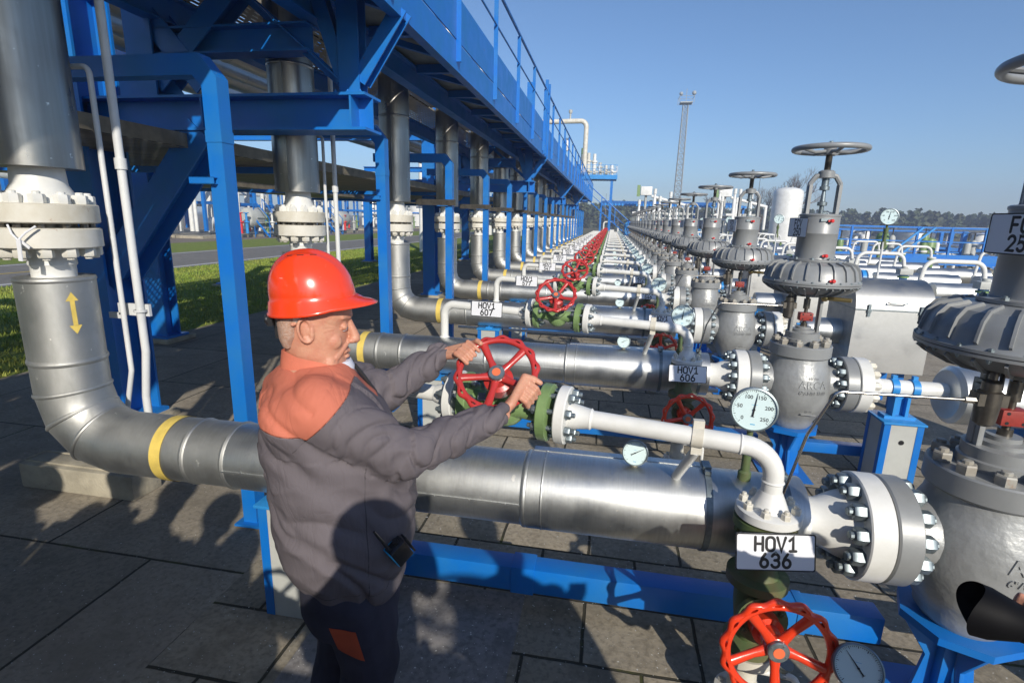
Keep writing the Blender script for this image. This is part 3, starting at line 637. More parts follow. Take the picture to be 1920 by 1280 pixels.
# ------------------------------------------------------------ bypass lines
BD = Vector((1.85,-.29,-.04)); BL = BD.length; BU = BD.normalized()
def bp(X): t = (X+1.27)/1.85; return Vector((X, .02-.29*t, 1.15-.04*t))
def make_bypass():
    t = empty('bypass_pipe', (0,0,0), 'x', 'pipe', 'white bypass pipes above the silver pipes'); r = .0315
    part('left_pipe', MB().tube(fillet([(-1.27,.02,PZ+.13), bp(-1.27), bp(-.60)], .085, 8), r, 24), WHITE, t)
    part('weld_bead', MB().lathe([(r,-.006),(r+.004,0),(r,.006)], (-1.27,.02,PZ+.155), (0,0,1), 24, caps=False).lathe([(.034,-.01),(.045,.0),(.034,.01)], (-1.27,.02,PZ+.145),(0,0,1),24,caps=False), WHITE, t)
    f = part('flange', MB().lathe([(r+.004,-.07),(.05,-.02),(.05,0),(.103,0),(.107,.004),(.107,.034),(.103,.038)], bp(-.572), BU, 40), WHITE, t)
    mb = MB(); bolts(mb, bp(-.572), -BU, .082, 8, .0165, 0, .022, .012); part('bolts', mb, ZINC, f, ang=30)
    f = part('flange', MB().lathe([(.103,0),(.107,.004),(.107,.036),(.103,.04),(.05,.04),(.045,.07),(r+.006,.115),(r+.008,.12),(r,.128)], bp(-.145), BU, 40), WHITE, t)
    mb = MB(); bolts(mb, bp(-.105), BU, .082, 8, .0165, 0, .022, .014); part('bolts', mb, ZINC, f, ang=30)
    E_ = Vector((.58,-.27,.985)); part('right_pipe', MB().tube(fillet([bp(-.03), Vector((.58,-.27,1.11)), Vector((.58,-.27,.955))], .10, 9), r+.001, 24), WHITE, t)
    part('weld_bead', MB().lathe([(r,-.006),(r+.005,0),(r,.006)], bp(.47), BU, 24, caps=False).lathe([(r,-.006),(r+.005,0),(r,.006)], (.58,-.27,1.0), (0,0,1), 24, caps=False), WHITE, t)
    f = part('end_flange', MB().lathe([(.098,.872),(.103,.876),(.103,.902),(.098,.906),(.062,.908),(.05,.93),(.034,.965)], (.58,-.27,0), (0,0,1), 40), WHITE, t)
    mb = MB(); bolts(mb, (.58,-.27,.906), (0,0,1), .08, 8, .0155, 0, .02, .01); part('bolts', mb, WRUST, f, ang=30)
    k = part('clamp', MB().lathe([(r+.001,-.018),(r+.005,-.018),(r+.005,.018),(r+.001,.018)], bp(.335), BU, 24, caps=False).box(bp(.335)+Vector((0,-.0,.046)), (.036,.022,.03)).box(bp(.335)+Vector((0,-.0,-.046)), (.036,.022,.03)), WRUST, t)
    part('support', MB().tube([bp(.335)+Vector((0,0,-.05)), Vector((.305,-.05,PZ+.14))], .0175, 12), CONDUIT, t)
    return t
by = make_bypass(); by_tree = tree(by)
for i in range(-2, NR):
    if i < 0: dup(by_tree, by, (0,S*(i+1),0), 'white bypass pipe behind the camera, %s row back' % ORD[-1-i]); continue
    l = ['white bypass pipe with an elbow, running right from the valve the man is turning', 'white bypass pipe carrying the HOV1 607 plate above the second silver pipe'][i] if i < 2 else 'white bypass pipe looping above the %s' % rowname(i)
    if i == 0: by.location = (0,S,0); by['label'] = l
    else: dup(by_tree, by, (0,S*(i+1),0), l)
VN = Vector((0,-.72,.69)).normalized()
def make_valve():
    t = empty('globe_valve', (0,0,0), 'x', 'valve', 'green globe valves with red handwheels'); C = bp(-.35)
    mb = MB().lathe([(.10,0),(.107,.004),(.107,.034),(.103,.038),(.045,.04),(.040,.08),(.052,.12),(.058,.15),(.052,.19),(.040,.23),(.045,.305),(.103,.309),(.107,.313),(.107,.345),(.10,.349)], bp(-.515), BU, 40)
    mb.sphere(C+Vector((0,.012,-.02)), .066, 20, (1.1,1,1)); mb.lathe([(.05,0),(.05,.06),(.066,.065),(.066,.085),(.05,.09)], C, VN, 24)
    body = part('body', mb, GREEN, t)
    mb = MB(); bolts(mb, bp(-.478), BU, .082, 8, .0155, 0, .02, .012); part('bolts', mb, ZINC, body, ang=30); mb = MB(); bolts(mb, bp(-.206), -BU, .082, 8, .0165, 0, .022, .014); m2_ = MB()
    x, y, _ = mb.frame(BU)
    for k in range(8):
        q = 2*math.pi*(k+.5)/8; o_ = (x*math.cos(q)+y*math.sin(q))*.082; mb.cyl(bp(-.17)+o_, bp(-.14)+o_, .0095, n=8); m2_.cyl(bp(-.54)+o_, bp(-.51)+o_, .0095, n=8)
    part('studs', m2_, ZINC, body); part('bolts', mb, ZINC, body, ang=30); mb = MB()
    bolts(mb, C+VN*.085, VN, .052, 6, .010, 0, .012, .006); part('bolts', mb, ZINC, body, ang=30)
    part('bonnet', MB().lathe([(.042,.085),(.04,.12),(.03,.14),(.03,.17)], C, VN, 24), GREEN, t)
    part('yoke', MB().bar(C+VN*.10+Vector((.04,0,0)), C+VN*.2+Vector((.03,0,0)), .012,.025).bar(C+VN*.10-Vector((.04,0,0)), C+VN*.2-Vector((.03,0,0)), .012,.025).cyl(C+VN*.1,C+VN*.25,.010), BLACK, t)
    part('bearing_housing', MB().lathe([(.045,.165),(.052,.17),(.052,.215),(.036,.222),(.026,.245)], C, VN, 28), RED, t)
    part('name_plate', MB().box(C+Vector((-.075,-.055,.045)), (.045,.004,.03), Matrix.Rotation(R(-45),3,'X')), ZINC, t)
    add_wheel(t, C+VN*.262, VN, .148, RED, spin=R(13))
    return t
gv = make_valve(); gv_tree = tree(gv)
def spin_wheel(root, ang):
    for k in kids(root):
        if k.name.startswith('handwheel'): k.matrix_basis = k.matrix_basis @ Matrix.Rotation(ang, 4, 'Z')
for i in range(-2, NR):
    if i < 0: dup(gv_tree, gv, (0,S*(i+1),0), 'green globe valve with a red handwheel behind the camera, %s row back' % ORD[-1-i]); continue
    l = ['green globe valve whose red handwheel the man grips with both hands', 'green globe valve with a red handwheel right of the HOV1 607 plate', 'green globe valve with a red handwheel just right of the HOV1 577 plate'][i] if i < 3 else 'green globe valve with its red handwheel on the bypass of the %s' % rowname(i)
    if i == 0: gv.location = (0,S,0); gv['label'] = l
    else:
        o = dup(gv_tree, gv, (0,S*(i+1),0), l); spin_wheel(o, random.uniform(0, 1.25) if i > 1 else R(8))
# ------------------------------------------------------------ drain valves with the lower red wheels
def make_drain():
    t = empty('drain_valve', (0,0,0), 'x', 'valve', 'low drain valves with bright red handwheels'); C = Vector((.575,-.27,.53)); D = Vector((.06,-1,.08)).normalized()
    mb = MB().lathe([(.10,.30),(.10,.27),(.052,.262),(.045,.20),(.052,.13),(.066,.095),(.10,.09),(.10,.06),(.07,.055),(.066,-.03),(.055,-.11),(.045,-.16),(.085,-.17),(.085,-.20)], C+Vector((0,0,.035)), (0,0,1), 32); mb.v and None
    mb.lathe([(.06,0),(.06,.07),(.082,.075),(.082,.095)], C, D, 24); b_ = part('body', mb, DGREEN, t)
    mb = MB(); bolts(mb, C+D*.095, D, .066, 6, .011, 0, .013, .006); part('bolts', mb, DGREEN, b_, ang=30); mb = MB(); bolts(mb, C+Vector((0,0,.27+.035)), (0,0,-1), .08, 8, .0135, .03, .015, .006); part('bolts', mb, DGREEN, b_, ang=30)
    part('stem_housing', MB().lathe([(.05,.10),(.05,.15),(.034,.155),(.034,.20)], C, D, 24), ORED, t)
    part('base_flange', MB().lathe([(.088,-.245),(.088,-.205)], C+Vector((0,0,.035)), (0,0,1), 28).lathe([(.045,-.245),(.05,-.36),(.09,-.37),(.09,-.41),(.05,-.42),(.05,-.5)], C+Vector((0,0,.0)), (0,0,1), 28), WRUST, t)
    mb = MB(); bolts(mb, C+Vector((0,0,-.37)), (0,0,1), .07, 6, .012, 0, .016, .006); part('bolts', mb, WRUST, t, ang=30)
    part('side_pipe', MB().tube(fillet([C+Vector((.03,-.02,-.25)), C+Vector((.17,-.03,-.25)), C+Vector((.17,-.03,-.45))], .03, 4), .012, 10), WHITE, t)
    part('side_valve', MB().lathe([(.02,0),(.02,.05)], C+Vector((.08,-.02,-.25)), (1,0,0), 6).sphere(C+Vector((.12,-.03,-.215)), .02, 10).lathe([(.024,0),(.024,.006)], C+Vector((.12,-.045,-.19)), (0,-.3,1), 16), ZINC, t)
    add_wheel(t, C+D*.235, D, .175, ORED, spin=R(20), hubd=1.)
    return t
dv = make_drain(); dv_tree = tree(dv)
for i in range(12):
    l = 'bright red handwheel and green drain valve under the HOV1 %d plate' % (636-30*i) if i < 3 else 'low drain valve with a red handwheel in the %s' % rowname(i)
    if i == 0: dv.location = (0,S,0); dv['label'] = l
    else: spin_wheel(dup(dv_tree, dv, (0,S*(i+1),0), l), random.uniform(0, 1.2))
# ------------------------------------------------------------ gauges
def arc_text(parent, txts, r, a0, a1, size, z):
    for k, t_ in enumerate(txts):
        a_ = a0+(a1-a0)*k/(len(txts)-1); me = text_mesh(t_, size, .0002, .01); o = bpy.data.objects.new('numeral', me)
        if not me.materials: me.materials.append(INK)
        col.objects.link(o); setp(o, parent); o.location = (r*math.cos(a_), r*math.sin(a_), z)
def make_gauge(Rd, big, needle=.1):
    """origin at the dial centre, local +Z looks out of the dial, local Y up"""
    t = empty('pressure_gauge', (0,0,0), 'x', 'gauge')
    cs = part('case', MB().lathe([(Rd*.82,-Rd*.62),(Rd*.93,-Rd*.58),(Rd*.95,-.012),(Rd,-.010),(Rd,.006),(Rd*.93,.008),(Rd*.93,.0)], (0,0,0), (0,0,1), 48, caps=False).lathe([(Rd*.82,-Rd*.62),(.001,-Rd*.62)],(0,0,0),(0,0,1),32,caps=False), ZINC, t, ang=30)
    dl = part('dial', MB().lathe([(.0001,.001),(Rd*.94,.001)], (0,0,0), (0,0,1), 48, caps=False), DIAL, t)
    mb = MB(); nmaj = 10
    for k in range(nmaj*5+1):
        aa = R(225)-R(270)*k/(nmaj*5); L_ = .12 if k % 10 == 0 else (.09 if k % 5 == 0 else .05); w_ = Rd*(.014 if k % 5 else .022)
        c0 = Vector((math.cos(aa), math.sin(aa), 0)); mb.box(c0*Rd*(.88-L_/2)+Vector((0,0,.0016)), (Rd*L_, w_, .0006), Matrix.Rotation(aa, 3, 'Z'))
    part('scale_marks', mb, INK, dl, smooth=False)
    if big: arc_text(t, ['0','50','100','150','200','250'], Rd*.62, R(222), R(-42), Rd*.24, .0016)
    mb = MB(); na = needle; d_ = Vector((math.cos(na), math.sin(na), 0)); q = Vector((-d_.y, d_.x, 0)); z = Vector((0,0,.004))
    mb.prism([(-.3*Rd,.035*Rd),(-.33*Rd,.09*Rd),(-.33*Rd,-.09*Rd),(-.3*Rd,-.035*Rd),(.05*Rd,-.03*Rd),(.78*Rd,-.006*Rd),(.78*Rd,.006*Rd),(.05*Rd,.03*Rd)], z, d_, q, .0008); mb.cyl((0,0,.003),(0,0,.007),Rd*.05,n=12)
    part('needle', mb, INK, t, smooth=False)
    part('maker_line', MB().box((0,Rd*.22,.0015),(Rd*.25,Rd*.015,.0004)).box((0,-Rd*.68,.0015),(Rd*.2,Rd*.04,.0004)), LIGHTBLUE, t, smooth=False)
    return t
def gauge_rot(az, el): # outward normal
    n = Vector((math.cos(az)*math.cos(el), math.sin(az)*math.cos(el), math.sin(el))); x = Vector((0,0,1)).cross(n).normalized(); y = n.cross(x)
    return Matrix((x, y, n)).transposed().to_4x4()
def place_gauge(root, loc, az, el, foot, m=STEEL, r=.012, lab=None):
    M = gauge_rot(az, el); M.translation = Vector(loc); root.matrix_world = M
    if lab: root['label'] = lab
def gauge_with_stem(Rd, big, needle, loc, az, el, foot_z, lab, group, stem_m, thick=.012):
    g_ = make_gauge(Rd, big, needle); M = gauge_rot(az, el); M.translation = Vector(loc); g_.matrix_world = M; g_['group'] = group; g_['label'] = lab
    Mi = M.inverted(); mb = MB(); n = Vector((math.cos(az), math.sin(az), 0)); b0 = Vector(loc)-n*Rd*.3+Vector((0,0,-Rd*.9)); b1 = Vector((b0.x, b0.y, foot_z)); H = (b0-b1).length
    mb.lathe([(thick*1.5,0),(thick*1.5,H*.25),(thick,H*.28),(thick,H*.62),(thick*1.35,H*.63),(thick*1.35,H*.82),(thick*.7,H*.84),(thick*.7,H*1.02)], Mi @ b1, Mi.to_3x3() @ Vector((0,0,1)), 12)
    part('stem', mb, stem_m, g_); return g_
GB = gauge_with_stem(.081, True, R(83), (.555,S-.05,1.168), R(-98), R(6), PZ+.12, 'x', 'large round pressure gauges on the bypass line', DGREEN, .016); GBt = tree(GB); GBM = GB.matrix_world.copy()
GS_ = gauge_with_stem(.05, False, R(30), (.15,S-.03,.945), R(-94), R(14), PZ+.14, 'x', 'small round gauges on the silver pipes', WRUST, .011); GSt = tree(GS_); GSM = GS_.matrix_world.copy()
for i in range(NR):
    la = ['large round gauge reading 0 to 250 right of the HOV1 606 plate', 'large round gauge left of the second control valve, above the second silver pipe'][i] if i < 2 else 'large round gauge at the right end of the bypass in the %s' % rowname(i)
    lb = ['small round gauge on top of the nearest silver pipe', 'small round gauge on the second silver pipe beside the white support rod'][i] if i < 2 else 'small round gauge on the pipe of the %s' % rowname(i)
    for root, tr_, M0, l in ((GB, GBt, GBM, la), (GS_, GSt, GSM, lb)):
        if i == 0: root['label'] = l
        elif root is GB or i < 14:
            o = dup(tr_, root, None, l); M_ = M0.copy(); M_.translation += Vector((0,S*i,0)); o.matrix_world = M_ @ Matrix.Rotation(R(random.uniform(-7,7)),4,'X')
g2 = gauge_with_stem(.066, False, R(128), (.79,1.45,.575), R(-100), R(32), .18, 'round gauge at the bottom edge, right of the lowest red handwheel', 'gauge', DGREEN, .012)
del g2['group']
# ------------------------------------------------------------ sign plates
def make_sign(l1, l2, loc, az, label, group, sz=(.252,.117), ts=.042, el=0., roll=0.):
    t = empty('sign_plate', (0,0,0), label, 'sign', group); M = gauge_rot(az, el); M.translation = Vector(loc); t.matrix_world = M @ Matrix.Rotation(roll, 4, 'Z')
    w_, h_ = sz; rr = .008
    def rrect(w, h, r, n=4):
        P = []
        for cx, cy, a0 in ((w/2-r,h/2-r,0),(-w/2+r,h/2-r,90),(-w/2+r,-h/2+r,180),(w/2-r,-h/2+r,270)):
            for k in range(n+1): q = R(a0+90*k/n); P.append((cx+r*math.cos(q), cy+r*math.sin(q)))
        return P
    k_ = (l1, l2, sz)
    part('plate', MB().prism(rrect(w_, h_, rr), (0,0,-.0012), (1,0,0), (0,1,0), .0024), SIGNW, t, smooth=False)
    o_ = rrect(w_, h_, rr); i_ = rrect(w_-.008, h_-.008, rr*.7); mb = MB(); n = len(o_)
    mb.add([(p[0],p[1],.0016) for p in o_]+[(p[0],p[1],.0016) for p in i_]+[(p[0],p[1],-.0022) for p in o_], [(j,(j+1)%n,(j+1)%n+n,j+n) for j in range(n)]+[(j,j+2*n,(j+1)%n+2*n,(j+1)%n) for j in range(n)]+[tuple(range(3*n-1, 2*n-1, -1))])
    part('border', mb, INK, t, smooth=False)
    for tx, yy_ in ((l1, h_*.222), (l2, -h_*.222)):
        me = stroke_text(tx, ts)
        if not me.materials: me.materials.append(INK)
        o = bpy.data.objects.new('lettering', me); col.objects.link(o); setp(o, t); o.location = (0, yy_, .0016)
    part('screw', MB().cyl((0,0,.001),(0,0,.004),.004,n=10), ZINC, t)
    if loc[0] < 1.0: part('holder', MB().bar((0,0,-.0015),(0,0,-.05),.02,.008), CONDUIT, t)
    return t
for i in range(13):
    make_sign('HOV1', str(636-30*i), (.575,S*(i+1)-.40,.822 if i == 0 else .83), R(-80) if i == 0 else R(-86), 'white plate reading HOV1 %d below the bypass elbow' % (636-30*i), 'black bordered plates on the pipes', el=R(14))
    if i: make_sign('HOV1', str(637-30*i), (-.90,S*(i+1)-.085,1.142), R(-96), 'white plate reading HOV1 %d on the bypass pipe' % (637-30*i), 'black bordered plates on the pipes', el=R(6))
    if i < 8: make_sign('FCV', str(251-i), (1.215,S*(i+1)-.14,1.815), R(186), 'white plate reading FCV %d on the side of a control valve' % (251-i), 'plates on the control valves', sz=(.27,.125), ts=.044)

# ------------------------------------------------------------ control valves
CX = 1.39
COUP = mat('dull_red_block', (.33,.035,.025), .5, nscale=20, namt=.3)
def wrap(me, cx, cy, rf, az, z0, name='lettering'):
    v = []
    for q in me.vertices:
        z = z0+q.co.y; r = rf(z)+q.co.z+.0005; t = az+q.co.x/r; v.append((cx+r*math.cos(t), cy+r*math.sin(t), z))
    m = bpy.data.meshes.new(name); m.from_pydata(v, [], [tuple(p.vertices) for p in me.polygons]); m.update(); return m
BP = [(.40,.125),(.43,.148),(.455,.150),(.50,.176),(.55,.202),(.61,.222),(.67,.231),(.73,.231),(.79,.221),(.84,.204),(.88,.187),(.925,.180)]
def brad(z):
    for (z0, r0), (z1, r1) in zip(BP, BP[1:]):
        if z0 <= z <= z1: return r0+(r1-r0)*(z-z0)/(z1-z0)
    return .2
def make_fcv():
    t = empty('control_valve', (0,0,0), 'x', 'control valve', 'grey control valves with ribbed actuators')
    mb = MB().lathe([(r,z) for z, r in BP], (CX,0,0), (0,0,1), 56)
    mb.lathe([(.15,.10),(.135,.17),(.125,.25),(.13,.28)], (CX,0,PZ), (-1,0,0), 40).lathe([(.15,.10),(.135,.17),(.125,.25),(.13,.28)], (CX,0,PZ), (1,0,0), 40)
    bd = part('body', mb, GREY, t, ang=45)
    for s_ in (-1, 1):
        f = part('flange', MB().lathe([(.12,.27),(.19,.272),(.197,.278),(.197,.347),(.192,.353),(.12,.354)], (CX,0,PZ), (s_,0,0), 48), GREYS, t)
        mb = MB(); bolts(mb, (CX+s_*.272,0,PZ), (-s_,0,0), .158, 12, .0305, 0, .040, .012)
        for k in range(12): q = 2*math.pi*(k+.5)/12; mb.cyl((CX+s_*.35,.158*math.cos(q),PZ+.158*math.sin(q)),(CX+s_*.36,.158*math.cos(q),PZ+.158*math.sin(q)),.015,n=8)
        part('bolts', mb, ZINC, f, ang=30)
    bf = part('bonnet_flange', MB().lathe([(.186,.925),(.196,.932),(.2,.937),(.2,1.008),(.195,1.014),(.12,1.016)], (CX,0,0), (0,0,1), 56), GREYS, t)
    mb = MB(); bolts(mb, (CX,0,1.014), (0,0,1), .163, 10, .031, 0, .036, .012, off=.2); part('bolts', mb, GRUST, bf, ang=30)
    part('bonnet', MB().lathe([(.118,1.014),(.118,1.05),(.11,1.055),(.11,1.095),(.09,1.10),(.075,1.10),(.075,1.115),(.05,1.12),(.05,1.135)], (CX,0,0), (0,0,1), 40), GREYS, t)
    yk = MB()
    for s_ in (-1,1):
        yk.prism([(-.03,0),(.03,0),(.028,.29),(-.028,.29)], (CX+s_*.088-.009,0,1.085), (0,1,0), (0,0,1), .018); yk.bb(CX+s_*.088-.014 if s_<0 else CX+.088-.012, CX+s_*.088+.012 if s_<0 else CX+.088+.014, -.008,.008,1.10,1.37)
    yk.lathe([(.105,1.352),(.105,1.372)], (CX,0,0), (0,0,1), 32)
    part('lower_yoke', yk, GREYS, t, bevel=.003)
    part('stem', MB().cyl((CX,0,1.13),(CX,0,1.37),.012).cyl((CX,0,1.13),(CX,0,1.16),.022).cyl((CX,0,1.26),(CX,0,1.33),.021), STEEL, t)
    rb_ = part('coupling_block', MB().box((CX,-.005,1.205),(.085,.06,.055)), COUP, t, bevel=.003)
    mb = MB()
    for x_ in (-.025,.025):
        for z_ in (-.017,.017): mb.cyl((CX+x_,-.036,1.205+z_),(CX+x_,-.033,1.205+z_),.006,n=10)
    part('screws', mb, BLACK, rb_)
    # diaphragm housing with ribs
    top = [(.300,1.462),(.292,1.475),(.287,1.50),(.276,1.54),(.25,1.572),(.19,1.588),(.14,1.592)]
    bot = [(.09,1.368),(.14,1.372),(.215,1.388),(.262,1.412),(.288,1.432),(.306,1.438),(.306,1.462)]
    mb = MB().lathe(bot+top, (CX,0,0), (0,0,1), 72)
    def rib(pr_, az, tt, w_, sgn):
        x = Vector((math.cos(az), math.sin(az), 0)); y = Vector((-x.y, x.x, 0)); vs = []
        for (r, z) in pr_: vs.append((r-.015, z-sgn*.012))
        for (r, z) in pr_: vs.append((r+tt*.8, z+sgn*tt*.8))
        n = len(pr_); V = [Vector((CX,0,0))+x*p[0]+Vector((0,0,p[1]))+y*w_ for p in vs]+[Vector((CX,0,0))+x*p[0]+Vector((0,0,p[1]))-y*w_ for p in vs]
        F = []
        for j in range(n-1):
            F += [(j+n, j+n+1, j+n+1+2*n, j+n+2*n), (j, j+1, j+n+1, j+n), (j+2*n, j+n+2*n, j+n+1+2*n, j+1+2*n)]
        F += [(0, n, 3*n, 2*n), (n-1, 3*n-1, 4*n-1, 2*n-1)]
        mb.add(V, F)
    for k in range(22): rib(top[1:-1], 2*math.pi*k/22, .012, .0042, 1)
    for k in range(22): rib(bot[1:5], 2*math.pi*k/22, .012, .0042, -1)
    dh = part('actuator_housing', mb, GREYS, t, ang=30)
    mb = MB()
    for k in range(22): q = 2*math.pi*(k+.5)/22; mb.nut((CX+.296*math.cos(q),.296*math.sin(q),1.462),(0,0,1),.009,.007,.004); mb.nut((CX+.296*math.cos(q),.296*math.sin(q),1.438),(0,0,-1),.009,.007,.006)
    part('bolts', mb, ZINC, dh, ang=30)
    part('joint_line', MB().lathe([(.3066,1.4485),(.3066,1.4515)], (CX,0,0), (0,0,1), 72, caps=False), BLACK, dh)
    cn_ = part('spring_can', MB().lathe([(.150,1.590),(.155,1.594),(.155,1.606),(.125,1.61),(.122,1.62),(.122,1.775),(.1235,1.777),(.1235,1.781),(.122,1.783),(.122,1.89),(.126,1.893),(.126,1.902),(.12,1.906),(.05,1.91)], (CX,0,0), (0,0,1), 48), GREYS, t)
    mb = MB(); bolts(mb, (CX,0,1.606), (0,0,1), .139, 8, .012, 0, .01, .005); part('bolts', mb, ZINC, cn_, ang=30)
    for az, z_ in ((R(-78),1.862),(R(-80),1.635),(R(-84),1.485)):
        rr_ = .125 if z_ > 1.6 else .29; c_ = Vector((CX+rr_*math.cos(az), rr_*math.sin(az), z_)); d_ = Vector((math.cos(az), math.sin(az), 0))
        part('red_lug', MB().lathe([(.012,0),(.012,.022),(.008,.026)], c_, d_, 12).box(c_+d_*.012+Vector((-.008,0,0)), (.03,.012,.012)), REDP, t)
    part('lug_bracket', MB().box((CX+.0,-.126,1.868),(.07,.006,.02)), ZINC, t)
    # upper yoke and hand gear
    mb = MB()
    for s_ in (-1,1):
        mb.tube([(CX+s_*.092,0,1.90),(CX+s_*.092,0,2.105),(CX+s_*.062,0,2.15),(CX+s_*.02,0,2.165)], .017, 8); mb.box((CX+s_*.092,0,2.0),(.02,.052,.19))
    mb.lathe([(.05,2.14),(.05,2.18),(.042,2.186),(.035,2.19)], (CX,0,0), (0,0,1), 24)
    part('upper_yoke', mb, GREYS, t)
    part('spindle', MB().lathe([(.014,1.90),(.014,1.96),(.03,1.962),(.03,1.985),(.016,1.99),(.011,2.06),(.03,2.063),(.03,2.085),(.022,2.09),(.022,2.14)], (CX,0,0), (0,0,1), 16), ZINC, t)
    mb = MB(); pr_ = [(.02,2.18)]
    for k in range(22): pr_ += [(.0215,2.185+k*.006),(.019,2.188+k*.006)]
    mb.lathe(pr_, (CX,0,0), (0,0,1), 16); part('threaded_stem', mb, STEEL, t)
    hw = MB(); N = 64; hw.tube([(.214*math.cos(2*math.pi*i/N),.214*math.sin(2*math.pi*i/N),0) for i in range(N)], .0175, 14, closed=True)
    for k in range(5): q = 2*math.pi*k/5+.3; hw.tube([(.025*math.cos(q),.025*math.sin(q),-.012),(.11*math.cos(q),.11*math.sin(q),-.022),(.205*math.cos(q),.205*math.sin(q),-.002)], .011, 8)
    hw.lathe([(.034,-.035),(.038,-.02),(.038,.012),(.03,.018)], (0,0,0), (0,0,1), 20)
    h = part('top_handwheel', hw, GREYS, t, loc=(CX,0,2.322)); part('nut', MB().nut((0,0,.018),(0,0,1),.024,.02,.014), ZINC, h, ang=30)
    # air set and tubing
    F0 = Vector((1.235,-.125,1.29))
    part('mounting_bracket', MB().box((1.275,-.045,1.29),(.012,.12,.085)).box((1.25,-.085,1.33),(.05,.05,.006)), ZINC, t)
    part('filter_regulator', MB().lathe([(.018,-.085),(.03,-.075),(.034,-.02),(.034,.03),(.026,.035),(.026,.062),(.012,.07),(.012,.095)], F0, (0,0,1), 24).box(F0+Vector((.0,.0,.005)),(.085,.05,.04)), STEEL, t)
    part('black_hose', MB().tube(fillet([F0+Vector((.04,.02,.03)), F0+Vector((.035,.02,.15)), F0+Vector((.11,.05,.17)), (CX-.02,-.09,1.375)], .03, 5), .007, 8), BLACK, t)
    part('supply_tube', MB().tube(fillet([F0+Vector((-.02,-.01,0)), F0+Vector((-.46,-.03,.0)), F0+Vector((-.53,-.03,-.16)), F0+Vector((-.56,.02,-.42))], .03, 5), .0052, 10).cyl(F0+Vector((-.075,-.012,0)),F0+Vector((-.035,-.012,0)),.011,n=6), STAIN, t)
    part('vent_filter', MB().cyl((CX+.10,-.06,1.345),(CX+.23,-.13,1.345),.014,n=12).sphere((CX+.09,-.055,1.345),.024,10), BRASS, t)
    for tx, size, zz_ in (('306689',.022,.805),('ARCA',.070,.760),('6"ANSI 1500',.034,.705),('12 77',.022,.565)):
        me = wrap(text_mesh(tx, size, .0042, .02, 1.05), CX, 0, brad, R(-78), zz_); part('raised_lettering', me, GREY, bd)
    part('raised_bar', MB().box((CX+.045,-.207,.545),(.10,.012,.006)), GREY, bd)
    return t
fc = make_fcv(); fc_tree = tree(fc)
for i in range(-3, NR):
    if i == -1: continue
    if i < 0: dup(fc_tree, fc, (0,S*(i+1),0), 'grey control valve behind the camera, %s row back' % ORD[-1-i]); continue
    l = ['large grey control valve with ribbed actuator behind the FCV 251 plate', 'grey control valve carrying the FCV 250 plate, tallest one against the sky', 'third grey control valve from the right edge, with a yellow mark on its body'][i] if i < 3 else 'grey ribbed control valve of the %s' % rowname(i)
    if i == 0: fc.location = (0,S,0); fc['label'] = l
    else:
        o = dup(fc_tree, fc, (0,S*(i+1),0), l)
        for k in kids(o):
            if k.name.startswith('top_handwheel'): k.rotation_euler = (0,0,random.uniform(0,1.2))
# ------------------------------------------------------------ valve stools, pedestals and low beams
def make_stool():
    t = empty('valve_stool', (0,0,0), 'x', 'support', 'blue stools under the control valves'); n = 8
    part('top_plate', MB().lathe([(.20,.372),(.20,.402)], (CX,0,0), (0,0,1), 8), BLUE, t)
    mb = MB()
    for k in range(4):
        q = R(45+90*k-45); x = Vector((math.cos(q), math.sin(q), 0)); y = Vector((-x.y, x.x, 0)); mb.prism([(0,.012),(.12,.012),(.085,.22),(.185,.37),(0,.37)], Vector((CX,0,0))+y*.008, x, (0,0,1), .016)
    mb.bb(CX-.05,CX+.05,-.05,.05,.012,.365); part('post', mb, BLUE, t, bevel=.003); part('foot_plate', MB().bb(CX-.17,CX+.17,-.17,.17,.009,.0125), BLUE, t)
    return t
vs_ = make_stool(); vs_tree = tree(vs_)
def make_ped(h=.555, saddle=True):
    t = empty('pipe_pedestal', (0,0,0), 'x', 'pedestal', 'blue and grey pedestals under the pipes'); w_ = .125
    part('column', MB().bb(-w_+.003,w_-.003,-w_+.003,w_-.003,.008,h), PGREY, t)
    mb = MB()
    for sx in (-1,1):
        for sy in (-1,1):
            mb.bb(min(sx*w_,sx*(w_-.042)),max(sx*w_,sx*(w_-.042)),min(sy*w_,sy*(w_-.002)),max(sy*w_,sy*(w_-.002)),.009,h+.001)
            mb.bb(min(sx*w_,sx*(w_-.002)),max(sx*w_,sx*(w_-.002)),min(sy*(w_-.003),sy*(w_-.042)),max(sy*(w_-.003),sy*(w_-.042)),.009,h+.001)
    part('edge_band', mb, BLUE, t, smooth=False)
    part('top_plate', MB().bb(-w_-.012,w_+.012,-w_-.012,w_+.012,h,h+.014), LBLUE, t, bevel=.002)
    if saddle: part('saddle', MB().bb(-.04,.04,-.09,.09,h+.014,h+.03).bb(-.006,.006,-.085,.085,h+.03,PZ-.13 if h < .58 else PZ-.05), LBLUE, t)
    mb = MB().cyl((0,-w_-.001,h-.13),(0,-w_+.02,h-.13),.017); part('hole', mb, BLACK, t)
    return t
pd = make_ped(); pd_tree = tree(pd)
pe = make_ped(.50, False)
part('saddle', MB().bb(-.10,.10,-.05,.05,.514,.535).bb(-.05,-.03,-.045,.045,.535,PZ-.058).bb(.03,.05,-.045,.045,.535,PZ-.058).bb(-.03,.03,-.006,.006,.535,PZ-.058), LBLUE, pe)
pe_tree = tree(pe)
